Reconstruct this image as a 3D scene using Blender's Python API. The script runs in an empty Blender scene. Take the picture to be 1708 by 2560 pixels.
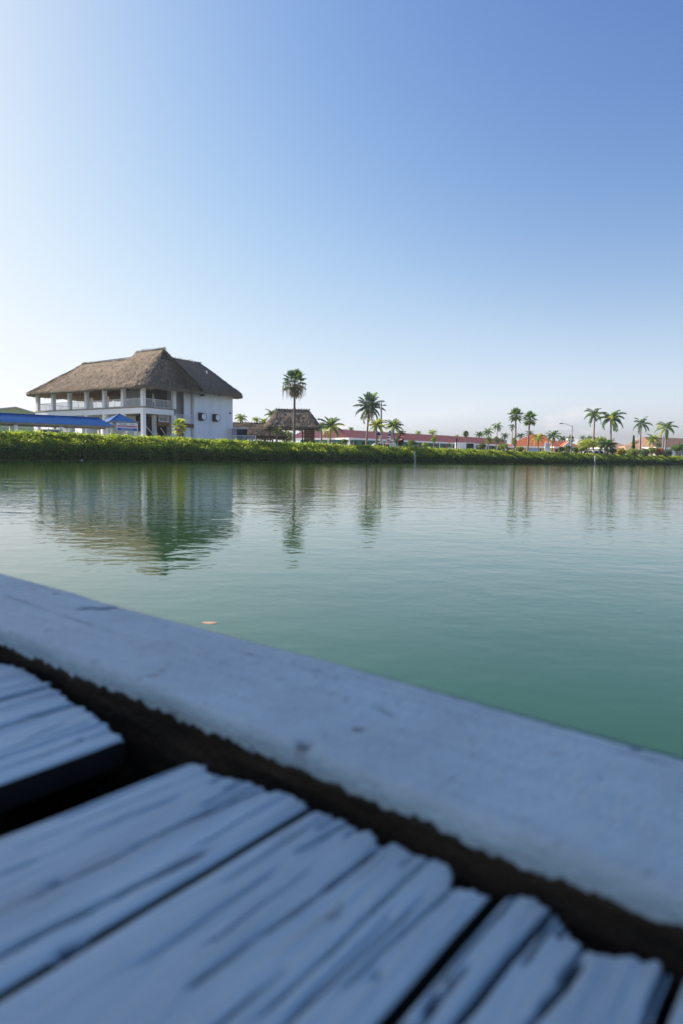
import bpy, math, random
import numpy as np
from mathutils import Vector, Matrix, noise as mnoise
R = math.radians
S = bpy.context.scene
C = S.collection

# ------------------------------------------------------------------ camera, sky, sun, exposure
HC = 0.55                      # camera height above the water
FPX, CX, CY = 1650.0, 854.0, 1280.0
ROLL, PITCH = R(0.8), math.atan(135 / 1650)
cam_d = bpy.data.cameras.new('camera'); cam = bpy.data.objects.new('camera', cam_d); C.objects.link(cam)
c_, s_ = math.cos(ROLL), math.sin(ROLL); cp, sp = math.cos(PITCH), math.sin(PITCH)
right0, up0, fwd = Vector((1, 0, 0)), Vector((0, sp, cp)), Vector((0, cp, -sp))
rx = c_ * right0 + s_ * up0; ux = -s_ * right0 + c_ * up0
M = Matrix((rx, ux, -fwd)).transposed().to_4x4(); M.translation = Vector((0, 0, HC))
cam.matrix_world = M
cam_d.sensor_fit = 'HORIZONTAL'; cam_d.sensor_width = 24.0; cam_d.lens = 24.0 * FPX / 1708
cam_d.clip_start = 0.02; cam_d.clip_end = 5000
cam_d.dof.use_dof = True; cam_d.dof.focus_distance = 14.0; cam_d.dof.aperture_fstop = 3.8
S.camera = cam
SUN_AZ, SUN_EL = R(-67), R(34)           # azimuth from +Y towards +X
sun_dir = Vector((math.sin(SUN_AZ) * math.cos(SUN_EL), math.cos(SUN_AZ) * math.cos(SUN_EL), math.sin(SUN_EL)))
sd = bpy.data.lights.new('sun', 'SUN'); sd.energy = 4.2; sd.angle = R(0.53); sd.color = (1, .88, .72)
so = bpy.data.objects.new('sun', sd); C.objects.link(so); so.rotation_euler = sun_dir.to_track_quat('Z', 'Y').to_euler()
W = bpy.data.worlds.new('World'); S.world = W; W.use_nodes = True
nt = W.node_tree; nt.nodes.clear()
def N(t, ty, **kw):
    n = t.nodes.new(ty)
    for k, v in kw.items():
        if k.startswith('i_'):
            n.inputs[int(k[2:]) if k[2:].isdigit() else k[2:].replace('_', ' ')].default_value = v
        else: setattr(n, k, v)
    return n
sky = N(nt, 'ShaderNodeTexSky', sky_type='NISHITA', sun_disc=False, sun_elevation=SUN_EL, sun_rotation=SUN_AZ, altitude=0, air_density=1.0, dust_density=2.5, ozone_density=6.0)
skv = N(nt, 'ShaderNodeVectorMath', operation='MAXIMUM'); skv.inputs[1].default_value = (-2, -2, .035)
bg = N(nt, 'ShaderNodeBackground', i_Strength=0.12)
wo = N(nt, 'ShaderNodeOutputWorld')
tc = N(nt, 'ShaderNodeTexCoord')
# thin low clouds: noise over direction, only in a band near the horizon
mp = N(nt, 'ShaderNodeMapping'); mp.inputs['Scale'].default_value = (13, 13, 40); mp.inputs['Location'].default_value = (2.3, 0.4, 0)
cn = N(nt, 'ShaderNodeTexNoise', i_Scale=1.0, i_Detail=6.0, i_Roughness=.6)
cr = N(nt, 'ShaderNodeMapRange'); cr.inputs['From Min'].default_value = .55; cr.inputs['From Max'].default_value = .66
sx = N(nt, 'ShaderNodeSeparateXYZ')
b1 = N(nt, 'ShaderNodeMapRange', interpolation_type='SMOOTHSTEP'); b1.inputs['From Min'].default_value = .105; b1.inputs['From Max'].default_value = .04
mu = N(nt, 'ShaderNodeMath', operation='MULTIPLY'); mu2 = N(nt, 'ShaderNodeMath', operation='MULTIPLY'); mu2.inputs[1].default_value = .5
mx = N(nt, 'ShaderNodeMix', data_type='RGBA'); mx.inputs[7].default_value = (3.6, 3.4, 3.45, 1)
L = nt.links.new
L(tc.outputs['Generated'], skv.inputs[0]); L(skv.outputs[0], sky.inputs['Vector'])
L(tc.outputs['Generated'], mp.inputs['Vector']); L(mp.outputs[0], cn.inputs['Vector']); L(cn.outputs[0], cr.inputs[0])
L(tc.outputs['Generated'], sx.inputs[0]); L(sx.outputs[2], b1.inputs[0]); L(cr.outputs[0], mu.inputs[0]); L(b1.outputs[0], mu.inputs[1])
L(mu.outputs[0], mu2.inputs[0]); # the physical sky with the camera's highlight roll-off and a pale haze band above the horizon
def vm(op, a, b_=None):
    n = N(nt, 'ShaderNodeVectorMath', operation=op)
    for i, q in enumerate((a, b_)):
        if q is None: continue
        if isinstance(q, tuple): n.inputs[i].default_value = q
        else: L(q, n.inputs[i])
    return n.outputs[0]
def sm(op, a, b_=0.0):
    n = N(nt, 'ShaderNodeMath', operation=op)
    for i, q in enumerate((a, b_)):
        if isinstance(q, (int, float)): n.inputs[i].default_value = q
        else: L(q, n.inputs[i])
    return n.outputs[0]
gm = N(nt, 'ShaderNodeGamma', i_Gamma=1.399); L(vm('MULTIPLY', sky.outputs[0], (.2, .2, .2)), gm.inputs[0])
xx_ = vm('MULTIPLY', gm.outputs[0], (math.exp(.403), math.exp(.36), math.exp(.39)))
q2 = vm('ADD', vm('MULTIPLY', xx_, xx_), (1.1025, 1.1025, 1.1025)); sep = N(nt, 'ShaderNodeSeparateXYZ'); L(q2, sep.inputs[0]); com = N(nt, 'ShaderNodeCombineXYZ')
for k_ in range(3): L(sm('SQRT', sep.outputs[k_]), com.inputs[k_])
xs_ = vm('MULTIPLY', vm('DIVIDE', xx_, com.outputs[0]), (1.05, 1.05, 1.05))
lum = N(nt, 'ShaderNodeVectorMath', operation='DOT_PRODUCT'); L(xs_, lum.inputs[0]); lum.inputs[1].default_value = (.333, .333, .333)
hcol = N(nt, 'ShaderNodeCombineXYZ'); lv = sm('MINIMUM', sm('MULTIPLY', lum.outputs["Value"], 1.95), 1.05); L(sm('MULTIPLY', lv, .97), hcol.inputs[0]); L(lv, hcol.inputs[1]); L(sm('MULTIPLY', lv, 1.07), hcol.inputs[2])
hf = sm('MULTIPLY', sm('POWER', 2.71828, sm('MULTIPLY', sm('MAXIMUM', sx.outputs[2], 0.0), -6.79)), .991)
hm = N(nt, 'ShaderNodeMix', data_type='RGBA'); L(hf, hm.inputs[0]); L(xs_, hm.inputs[6]); L(hcol.outputs[0], hm.inputs[7])
hs = N(nt, 'ShaderNodeVectorMath', operation='SCALE'); hs.inputs['Scale'].default_value = 3.63; L(hm.outputs[2], hs.inputs[0])
L(mu2.outputs[0], mx.inputs[0]); L(hs.outputs[0], mx.inputs[6]); L(mx.outputs[2], bg.inputs[0]); L(bg.outputs[0], wo.inputs[0])
S.view_settings.view_transform = 'Standard'; S.view_settings.look = 'None'; S.view_settings.exposure = 1.2; S.view_settings.gamma = 1
S.render.engine = 'CYCLES'
S.cycles.max_bounces = 6; S.cycles.transparent_max_bounces = 6

# ------------------------------------------------------------------ pixel <-> place helpers (photo pixels 1708 x 2560)
def ray(px, py):
    x = (px - CX) / FPX; y = -(py - CY) / FPX
    return rx * x + ux * y + fwd
def at(px, py, Y):
    r = ray(px, py); return Vector((0, 0, HC)) + r * (Y / r.y)
def on_z(px, py, z):
    r = ray(px, py); return Vector((0, 0, HC)) + r * ((z - HC) / r.z)

# ------------------------------------------------------------------ materials
def mat(name, col, rough=.8, var=.25, scale=6.0, bump=0, bscale=40, metal=0, col2=None, trans=0, stretch=None, spec=.3, coat=0):
    m = bpy.data.materials.new(name); m.use_nodes = True; t = m.node_tree; b = t.nodes['Principled BSDF']
    b.inputs['Roughness'].default_value = rough; b.inputs['Metallic'].default_value = metal; b.inputs['Specular IOR Level'].default_value = spec
    b.inputs['Coat Weight'].default_value = coat
    tcn = N(t, 'ShaderNodeTexCoord'); mpn = N(t, 'ShaderNodeMapping'); mpn.inputs['Scale'].default_value = stretch or (1, 1, 1)
    t.links.new(tcn.outputs['Object'], mpn.inputs['Vector'])
    n = N(t, 'ShaderNodeTexNoise', i_Scale=scale, i_Detail=6.0, i_Roughness=.6); t.links.new(mpn.outputs[0], n.inputs['Vector'])
    r = N(t, 'ShaderNodeMapRange'); r.inputs['From Min'].default_value = .3; r.inputs['From Max'].default_value = .7; t.links.new(n.outputs[0], r.inputs[0])
    mxn = N(t, 'ShaderNodeMix', data_type='RGBA'); t.links.new(r.outputs[0], mxn.inputs[0])
    c2 = col2 or tuple(min(1, c * (1 + var)) for c in col)
    c1 = col if col2 else tuple(c * (1 - var) for c in col)
    mxn.inputs[6].default_value = (*c1, 1); mxn.inputs[7].default_value = (*c2, 1)
    t.links.new(mxn.outputs[2], b.inputs['Base Color'])
    if bump:
        nb = N(t, 'ShaderNodeTexNoise', i_Scale=bscale, i_Detail=5.0); t.links.new(mpn.outputs[0], nb.inputs['Vector'])
        bn = N(t, 'ShaderNodeBump', i_Strength=1.0, i_Distance=bump); t.links.new(nb.outputs[0], bn.inputs['Height']); t.links.new(bn.outputs[0], b.inputs['Normal'])
    if trans:
        tr = N(t, 'ShaderNodeBsdfTranslucent'); ms = N(t, 'ShaderNodeMixShader'); ms.inputs[0].default_value = trans
        t.links.new(mxn.outputs[2], tr.inputs[0]); t.links.new(b.outputs[0], ms.inputs[1]); t.links.new(tr.outputs[0], ms.inputs[2])
        t.links.new(ms.outputs[0], t.nodes['Material Output'].inputs['Surface'])
    return m
m_white = mat('white_paint', (.86, .86, .89), .6, .05, 1.5)
m_stucco = mat('white_stucco', (.84, .85, .90), .85, .07, .9, stretch=(1, 1, .12), bump=.01, bscale=8)
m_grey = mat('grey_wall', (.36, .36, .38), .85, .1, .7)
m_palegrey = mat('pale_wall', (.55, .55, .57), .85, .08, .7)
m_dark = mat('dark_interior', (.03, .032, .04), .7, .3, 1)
m_tan = mat('tan_board', (.30, .25, .19), .8, .2, 2)
m_brown = mat('brown_board', (.16, .085, .035), .8, .3, 2)
m_darkwood = mat('dark_wood', (.05, .032, .022), .85, .35, 3)
m_thatch = mat('thatch_base', (.13, .10, .075), .95, .3, 3.0, bump=.06, bscale=14, col2=(.24, .19, .14))
m_thatch2 = mat('thatch_straw', (.29, .215, .15), .9, .3, 2.0)
m_thatch3 = mat('thatch_dark', (.14, .11, .085), .95, .3, 2.0)
m_thatchg = mat('thatch_grey', (.18, .155, .13), .95, .3, 2.0)
m_stick = mat('stick_wood', (.12, .10, .08), .9, .3, 4)
m_blue = mat('blue_metal', (.0003, .105, .34), .6, .12, .6, spec=.1)
m_red = mat('red_metal', (.17, .055, .055), .45, .12, .5, spec=.5)
m_terra = mat('terracotta', (.30, .085, .035), .8, .3, 1.2)
m_tanroof = mat('tan_shingle', (.33, .22, .15), .85, .2, 1.0)
m_brownroof = mat('brown_shingle', (.22, .135, .10), .85, .2, 1.0)
m_paleroof = mat('pale_roof', (.6, .6, .6), .7, .1, 1.0)
m_turq = mat('turquoise_wall', (.09, .34, .32), .8, .12, .8)
m_cream = mat('cream_wall', (.60, .48, .28), .85, .08, .8)
m_lime = mat('lime_wall', (.55, .60, .36), .85, .06, .5)
m_mint = mat('mint_wall', (.36, .56, .42), .85, .06, .5)
m_glass = mat('dark_glass', (.02, .03, .035), .08, .2, 1, spec=.6)
m_carwhite = mat('car_white', (.75, .76, .78), .3, .03, 1, coat=.6)
m_carsilver = mat('car_silver', (.4, .42, .45), .3, .03, 1, coat=.6)
m_cardark = mat('car_dark', (.03, .035, .045), .3, .05, 1, coat=.6)
m_tyre = mat('tyre_rubber', (.02, .02, .02), .9, .1, 5)
m_metal = mat('galvanised', (.4, .41, .42), .45, .1, 5, metal=.6)
m_concrete = mat('concrete_pole', (.30, .31, .31), .85, .15, 3)
m_trunk = mat('palm_trunk', (.21, .17, .14), .95, .3, 5, bump=.03, bscale=10, stretch=(1, 1, 6))
m_trunkg = mat('palm_trunk_grey', (.30, .27, .26), .95, .25, 5, bump=.03, bscale=10, stretch=(1, 1, 6))
def leaf(name, c, t=.35): return mat(name, c, .5, .25, 1.5, trans=t, spec=.4)
lf_dark = leaf('leaf_dark', (.075, .145, .045), .48); lf_mid = leaf('leaf_mid', (.16, .27, .06), .5); lf_yel = leaf('leaf_yellow', (.42, .46, .07), .5)
lf_dead = mat('leaf_dead', (.24, .18, .12), .9, .3, 2, trans=.2); lf_blue = leaf('leaf_bluish', (.07, .13, .085), .45)
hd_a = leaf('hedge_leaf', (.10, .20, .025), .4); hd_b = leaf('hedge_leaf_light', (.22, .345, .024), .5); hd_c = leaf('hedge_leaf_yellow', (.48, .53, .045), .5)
hd_core = mat('hedge_inner', (.018, .04, .01), .9, .3, 2)  # dark core colour, the hedge's inner shade is put into it
m_sand = mat('bank_ground', (.50, .47, .41), .95, .25, .3, col2=(.34, .33, .26))

# ------------------------------------------------------------------ mesh builder
class MB:
    def __init__(s): s.v = []; s.f = []; s.m = []
    def face(s, pts, m=0):
        b = len(s.v); s.v += [tuple(p) for p in pts]; s.f.append(tuple(range(b, b + len(pts)))); s.m.append(m)
    def box(s, a, b, m=0):
        x0, y0, z0 = a; x1, y1, z1 = b; k = len(s.v)
        s.v += [(x0, y0, z0), (x1, y0, z0), (x1, y1, z0), (x0, y1, z0), (x0, y0, z1), (x1, y0, z1), (x1, y1, z1), (x0, y1, z1)]
        for q in ((0, 3, 2, 1), (4, 5, 6, 7), (0, 1, 5, 4), (1, 2, 6, 5), (2, 3, 7, 6), (3, 0, 4, 7)):
            s.f.append(tuple(k + i for i in q)); s.m.append(m)
    def tube(s, path, rad, n=8, m=0, cap=True):
        path = [Vector(p) for p in path]; k = len(s.v); up = Vector((.31, .17, .93))
        for i, p in enumerate(path):
            d = (path[min(i + 1, len(path) - 1)] - path[max(i - 1, 0)]).normalized()
            a = d.cross(up)
            if a.length < .1: a = d.cross(Vector((1, 0, 0)))
            a.normalize(); b = d.cross(a); r = rad[i] if hasattr(rad, '__len__') else rad
            for j in range(n):
                t = 2 * math.pi * j / n; s.v.append(tuple(p + (a * math.cos(t) + b * math.sin(t)) * r))
        for i in range(len(path) - 1):
            for j in range(n):
                s.f.append((k + i * n + j, k + i * n + (j + 1) % n, k + (i + 1) * n + (j + 1) % n, k + (i + 1) * n + j)); s.m.append(m)
        if cap:
            s.f.append(tuple(k + j for j in range(n))[::-1]); s.m.append(m)
            s.f.append(tuple(k + (len(path) - 1) * n + j for j in range(n))); s.m.append(m)
    def build(s, name, mats, parent=None, smooth=False, off=None):
        me = bpy.data.meshes.new(name)
        if off is not None: vs = [(v[0] - off[0], v[1] - off[1], v[2] - off[2]) for v in s.v]
        else: vs = s.v
        me.from_pydata(vs, [], s.f)
        if not isinstance(mats, (list, tuple)): mats = [mats]
        for mm in mats: me.materials.append(mm)
        me.polygons.foreach_set('material_index', s.m)
        if smooth: me.polygons.foreach_set('use_smooth', [True] * len(s.f))
        me.update(); o = bpy.data.objects.new(name, me); C.objects.link(o)
        if parent: o.parent = parent
        return o
def thing(name, label, cat, loc=(0, 0, 0), rz=0, group=None):
    o = bpy.data.objects.new(name, None); C.objects.link(o); o.location = loc; o.rotation_euler = (0, 0, rz); o.empty_display_size = .3
    tag(o, label, cat, group); return o
def tag(o, label=None, cat=None, group=None, kind=None):
    if label: o['label'] = label
    if cat: o['category'] = cat
    if group: o['group'] = group
    if kind: o['kind'] = kind
    return o
def plabel(o, l): o['label'] = l; return o
def text_mesh(mb_name, txt, size, mtl, parent, loc, rot, extr=.004, sx=1):
    cu = bpy.data.curves.new(mb_name, 'FONT'); cu.body = txt; cu.size = size; cu.extrude = extr; cu.align_x = 'CENTER'; cu.align_y = 'CENTER'
    o = bpy.data.objects.new(mb_name, cu); C.objects.link(o); bpy.context.view_layer.update()
    me = bpy.data.meshes.new_from_object(o.evaluated_get(bpy.context.evaluated_depsgraph_get())); bpy.data.objects.remove(o)
    me.materials.clear(); me.materials.append(mtl)
    o = bpy.data.objects.new(mb_name, me); C.objects.link(o); o.parent = parent; o.location = loc; o.rotation_euler = rot; o.scale = (sx, 1, 1)
    return o
def nz(x, y=0, z=0): return mnoise.noise(Vector((x, y, z)))

# ------------------------------------------------------------------ water, ground
def grid_plane(name, x0, x1, y0, y1, z, m):
    mb = MB(); mb.face([(x0, y0, z), (x1, y0, z), (x1, y1, z), (x0, y1, z)]); o = mb.build(name, m); tag(o, kind='structure'); return o
m_water = bpy.data.materials.new('lagoon_water'); m_water.use_nodes = True
t = m_water.node_tree; b = t.nodes['Principled BSDF']
b.inputs['Base Color'].default_value = (.015, .060, .017, 1); b.inputs['Roughness'].default_value = .03; b.inputs['IOR'].default_value = 1.68
tcn = N(t, 'ShaderNodeTexCoord')
def wn(scale, sc, det, rot=0):
    mpn = N(t, 'ShaderNodeMapping'); mpn.inputs['Scale'].default_value = sc; mpn.inputs['Rotation'].default_value = (0, 0, rot)
    n = N(t, 'ShaderNodeTexNoise', i_Scale=scale, i_Detail=det, i_Roughness=.45); t.links.new(tcn.outputs['Object'], mpn.inputs[0]); t.links.new(mpn.outputs[0], n.inputs['Vector']); return n
def mth(op, a, b_):
    n = N(t, 'ShaderNodeMath', operation=op)
    for i, q in enumerate((a, b_)):
        if isinstance(q, (int, float)): n.inputs[i].default_value = q
        else: t.links.new(q, n.inputs[i])
    return n.outputs[0]
n1 = wn(5.8, (.75, 1, 1), 2.0, R(12)); n2 = wn(17.0, (.8, 1, 1), 1.5, R(-8)); n3 = wn(1.3, (.7, 1, 1), 1.0, R(5)); nm = wn(.05, (.5, 1, 1), 2.0)
mr = N(t, 'ShaderNodeMapRange'); mr.inputs['From Min'].default_value = .35; mr.inputs['From Max'].default_value = .62; mr.inputs['To Min'].default_value = .55; mr.inputs['To Max'].default_value = 1.1
t.links.new(nm.outputs[0], mr.inputs[0])
# ripples grow with distance from the sheltered dock: calm beside the dock and in the lee of the hedge
sx2 = N(t, 'ShaderNodeSeparateXYZ'); t.links.new(tcn.outputs['Object'], sx2.inputs[0])
lee = N(t, 'ShaderNodeMapRange', interpolation_type='SMOOTHSTEP'); lee.inputs['From Min'].default_value = .8; lee.inputs['From Max'].default_value = 6; lee.inputs['To Min'].default_value = .35; lee.inputs['To Max'].default_value = 1
t.links.new(sx2.outputs[1], lee.inputs[0])
h = mth('ADD', mth('ADD', mth('MULTIPLY', n1.outputs[0], .0058), mth('MULTIPLY', n2.outputs[0], .0019)), mth('MULTIPLY', n3.outputs[0], .0085))
h = mth('MULTIPLY', mth('MULTIPLY', h, mr.outputs[0]), lee.outputs[0])
bn = N(t, 'ShaderNodeBump', i_Strength=1.0, i_Distance=1.0); t.links.new(h, bn.inputs['Height']); t.links.new(bn.outputs[0], b.inputs['Normal'])
water = grid_plane('water', -400, 700, -60, 420, 0, m_water)
# hedge line in plan: photo pixel x -> distance
HH = 2.4
def hedge_D(px):
    xs = [-700, -350, 0, 560, 1000, 1250, 1708, 2300, 3000]; ts = [125, 96, 73, 53, 41, 35.5, 24, 19.5, 17]
    return HH * 1650 / float(np.interp(px, xs, ts))
front = []
for px in range(-700, 3001, 50):
    D = hedge_D(px); r = ray(px, 1146); front.append(Vector((r.x / r.y * D, D, 0)))
mb = MB()
for a, b_ in zip(front[:-1], front[1:]):
    for (d0, z0), (d1, z1) in (((.8, -.5), (1.2, .5)), ((1.2, .5), (3.0, .95)), ((3, .95), (500, 1.0))):
        mb.face([a + Vector((0, d0, z0)), b_ + Vector((0, d0, z0)), b_ + Vector((0, d1, z1)), a + Vector((0, d1, z1))])
tag(mb.build('ground', m_sand), kind='structure')
grid_plane('lagoon_bed', -450, 750, -80, 900, -1.5, mat('lagoon_mud', (.05, .07, .04), .95))

# ------------------------------------------------------------------ hedge
rng = np.random.default_rng(7)
def leaf_cards(P, size, rng, bias=None):
    n = len(P); nn = rng.normal(size=(n, 3)) + (np.array([-.45, 0, .75]) if bias else 0); nn /= np.linalg.norm(nn, axis=1)[:, None]
    u = np.cross(nn, rng.normal(size=(n, 3))); u /= np.linalg.norm(u, axis=1)[:, None]; w = np.cross(nn, u)
    s = size[:, None]
    V = np.stack([P - u * s, P + w * s * .55, P + u * s, P - w * s * .55], 1).reshape(-1, 3)
    F = np.arange(4 * n).reshape(n, 4); return V, F
def cards_obj(name, V, F, mi, mats, parent=None):
    me = bpy.data.meshes.new(name); me.vertices.add(len(V)); me.vertices.foreach_set('co', V.astype(np.float32).ravel())
    me.loops.add(F.size); me.loops.foreach_set('vertex_index', F.astype(np.int32).ravel()); me.polygons.add(len(F))
    me.polygons.foreach_set('loop_start', np.arange(0, F.size, 4, dtype=np.int32))
    for mm in mats: me.materials.append(mm)
    me.polygons.foreach_set('material_index', mi.astype(np.int32)); me.update(calc_edges=True); me.validate()
    o = bpy.data.objects.new(name, me); C.objects.link(o)
    if parent: o.parent = parent
    return o
hedge = thing('mangrove_hedge', 'long continuous clipped green mangrove hedge along the far waterline', 'hedge', front[14])
h0 = np.array(front[14])
fr = np.array([[p.x, p.y] for p in front]); seg = np.linalg.norm(np.diff(fr, axis=0), axis=1); cum = np.r_[0, np.cumsum(seg)]
def along(s): return np.stack([np.interp(s, cum, fr[:, 0]), np.interp(s, cum, fr[:, 1])], 1)
def hedge_surf(s, v):                 # v 0..1 up the front, 1..2 over the top, 2..2.6 down the back; returns point and outward normal
    p = along(s); p2 = along(s + .5); d = p2 - p; d /= np.linalg.norm(d, axis=1)[:, None] + 1e-9; nb_ = np.stack([-d[:, 1], d[:, 0]], 1)
    nb_ *= np.sign(nb_[:, 1])[:, None]
    topn = np.array([.5 * nz(a * .45, 3.1) + .35 * nz(a * 1.7, 9.) for a in s]) * .42
    bul = np.array([nz(a * .55, c * 1.7, 5.) + .6 * nz(a * 1.6, c * 3., 1.) for a, c in zip(s, v)]) * .45
    H = HH - .22 - .32 * np.clip((np.linalg.norm(p, axis=1) - 75) / 45, 0, 1) + topn; f1 = np.clip(v, 0, 1); f2 = np.clip(v - 1, 0, 1); f3 = np.clip(v - 2, 0, 1)
    back = .15 - .25 * np.sin(f1 * math.pi * .8) - bul * (f1 < 1) + 1.9 * f1 ** 2.2 + f2 * 1.8
    z = .03 + (H - .03) * (f1 ** .9) + np.sin(f2 * math.pi) * .12 - bul * .25 * (f2 > 0) - f3 * 1.3
    return np.c_[p + nb_ * back[:, None], z]
smax = cum[-1]
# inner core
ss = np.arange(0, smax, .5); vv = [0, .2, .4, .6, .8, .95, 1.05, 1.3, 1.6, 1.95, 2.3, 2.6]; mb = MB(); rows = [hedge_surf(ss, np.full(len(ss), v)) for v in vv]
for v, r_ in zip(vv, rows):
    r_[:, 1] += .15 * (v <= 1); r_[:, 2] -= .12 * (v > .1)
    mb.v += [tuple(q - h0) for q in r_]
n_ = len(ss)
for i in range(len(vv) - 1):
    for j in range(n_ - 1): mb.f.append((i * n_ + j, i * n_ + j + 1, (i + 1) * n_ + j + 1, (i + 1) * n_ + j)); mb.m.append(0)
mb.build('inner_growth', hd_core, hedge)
# leaves: denser nearer the camera
mid_s = 0.5 * (ss[:-1] + ss[1:]); dist = np.linalg.norm(along(mid_s), axis=1); pxs = along(mid_s)[:, 0] / along(mid_s)[:, 1]
vis = (np.abs(pxs) < .62); wgt = np.where(vis, 1.0, .12) * np.clip(75 / dist, .25, 1.4) ** 1.3; wgt /= wgt.sum()
NL = 150000
k = rng.choice(len(mid_s), NL, p=wgt); s_l = mid_s[k] + rng.uniform(-.25, .25, NL)
v_l = np.where(rng.random(NL) < .62, rng.random(NL) ** .85, 1 + rng.random(NL) ** 1.6)
P = hedge_surf(s_l, v_l)
P[:, 1] -= np.where(v_l < 1, rng.random(NL) * .22, 0); P[:, 2] += np.where(v_l > .9, rng.exponential(.07, NL), rng.normal(0, .05, NL)); P[:, 0] += rng.normal(0, .05, NL)
P[:, 2] = np.maximum(P[:, 2], .04)
size = (.075 + .055 * rng.random(NL)) * np.clip(np.linalg.norm(P[:, :2], axis=1) / 75, .85, 1.4)
V, F = leaf_cards(P - h0, size, rng, True)
cl = np.array([nz(a * 1.1, b_ * 2.2, 7.) for a, b_ in zip(s_l, v_l)]); rr = rng.random(NL) + cl * .7 + .3 * (v_l > .6)  # upper leaves picked lighter and yellower, sunlight put into their colour
mi = np.where(rr > .90, 2, np.where(rr > .45, 1, 0)); mi = np.where(v_l + rng.normal(0, .1, NL) < .45, np.where(rr > .85, 0, 3), mi)  # lower leaves picked darker, the shade of the hedge front painted in
cards_obj('foliage', V, F, mi, [hd_a, hd_b, hd_c, leaf('hedge_leaf_shade', (.045, .11, .02), .25)], hedge)

# ------------------------------------------------------------------ thatched roofs
m_under = mat('thatch_underside', (.16, .115, .08), .95, .3, 4)
def thatch_roof(parent, x0, x1, y0, y1, ra, rb, ze, zr, zr2=None, rc=1.6, axis='y', tuft=15, seed=1, prof=1.0, step=None, lip=.42, mats=None, sticks=.55):
    """ra..rb ridge ends along axis; ridge centred across. zr2: second ridge height beyond 'step'."""
    rnd = np.random.default_rng(seed); K = 14
    if axis == 'x': x0, x1, y0, y1 = y0, y1, x0, x1     # work with long axis = y, swap at the end
    xc = (x0 + x1) / 2
    out = []
    per = [(x0, y0), (x1, y0), (x1, y1), (x0, y1)]
    cc = [(x0 + rc, y0 + rc, math.pi), (x1 - rc, y0 + rc, 1.5 * math.pi), (x1 - rc, y1 - rc, 0), (x0 + rc, y1 - rc, .5 * math.pi)]
    pts = []
    for (cx_, cy_, a0) in cc:
        for q in range(9): a = a0 + q / 8 * math.pi / 2; pts.append((cx_ + rc * math.cos(a), cy_ + rc * math.sin(a)))
    dense = []
    for i in range(len(pts)):
        a, b_ = np.array(pts[i]), np.array(pts[(i + 1) % len(pts)]); n = max(1, int(np.linalg.norm(b_ - a) / .45))
        dense += [a + (b_ - a) * j / n for j in range(n)]
    E = np.array(dense); Nn = len(E)
    Rg = np.c_[np.full(Nn, xc), np.clip((E[:, 1] - y0) / (y1 - y0) * (y1 - y0) + y0, ra, rb)]
    def zt(y):
        if zr2 is None: return zr
        return zr2 + (zr - zr2) * (1 / (1 + math.exp((y - step) / .22)))
    def surf(j, t):
        p = E[j] * (1 - t) + Rg[j] * t
        zz = zt(p[1]) if zr2 is not None else zr
        z = ze + (zz - ze) * t ** prof
        nn = nz(p[0] * .8, p[1] * .8, seed) * .12 + nz(p[0] * 3, p[1] * 3, seed) * .05
        return np.array([p[0], p[1], z + nn])
    sw = (lambda p: (p[1], p[0], p[2])) if axis == 'x' else (lambda p: tuple(p))
    mb = MB()
    rings = []
    und = [(.55, -.35), (.02, -lip)]          # underside rings (t, dz)
    for (t_, dz) in [(.97, -.5), (.5, -.45), (.06, -lip), (-.03, -lip * .8), (-.05, -.12)]:
        rings.append([surf(j, t_) + np.array([0, 0, dz]) for j in range(Nn)])
    for k_ in range(K + 1): rings.append([surf(j, k_ / K) for j in range(Nn)])
    for r_ in rings: mb.v += [sw(p) for p in r_]
    for i in range(len(rings) - 1):
        for j in range(Nn):
            j2 = (j + 1) % Nn; mb.f.append((i * Nn + j, i * Nn + j2, (i + 1) * Nn + j2, (i + 1) * Nn + j)); mb.m.append(1 if i < 2 else 0)
    o = mb.build('thatch_roof', [mats[0] if mats else m_thatch, m_under], parent, smooth=True)
    # straw tufts
    area = (x1 - x0) * (y1 - y0) * 1.35; nT = int(area * tuft); V = []; mi = []
    per_w = rnd.integers(0, Nn, nT + Nn * 10)
    for q, j in enumerate(per_w):
        fringe = q >= nT; t_ = -.02 if fringe else 1 - math.sqrt(rnd.random())
        jj = j; fr_ = rnd.random(); j2 = (j + 1) % Nn
        p = surf(jj, t_) * (1 - fr_) + surf(j2, t_) * fr_
        u = surf(jj, min(1, t_ + .1)); d = p - u; d = d / (np.linalg.norm(d) + 1e-6)
        side = np.array([-d[1], d[0], 0]); side = side / (np.linalg.norm(side) + 1e-6)
        Ln = rnd.uniform(.25, .6); wd = rnd.uniform(.035, .09)
        d = d + side * rnd.normal(0, .18)
        if fringe: p = p + np.array([0, 0, -.1 - .15 * rnd.random()]); d = d * .35 + np.array([0, 0, -.9]) + rnd.normal(0, .1, 3); Ln = rnd.uniform(.12, .28)
        lift = np.array([0, 0, .03]); tip = p + d * Ln + np.array([0, 0, rnd.uniform(.02, .12) if not fringe else 0])
        V += [sw(p + lift - side * wd * .6), sw(p + lift + side * wd * .6), sw(tip + side * wd), sw(tip - side * wd)]
        mi.append(rnd.choice([0, 1, 2], p=[.33, .37, .3]))
    V = np.array(V); F = np.arange(len(V)).reshape(-1, 4)
    cards_obj('straw_layer', V, F, np.array(mi), mats[1:] if mats else [m_thatch2, m_thatch3, m_thatchg], parent)
    # crossed ridge sticks
    mb = MB(); y = ra - .2
    while y < rb + .2:
        z = zt(y) - .1
        if not (zr2 is not None and abs(y - step) < .5):
            for sg in (1, -1):
                a = np.array([xc - sg * .3, y + rnd.normal(0, .04), z - .1]); b_ = np.array([xc + sg * .18, y + .08, z + .24 + rnd.normal(0, .05)])
                mb.tube([sw(a), sw(b_)], .05, 5)
        y += sticks
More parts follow.
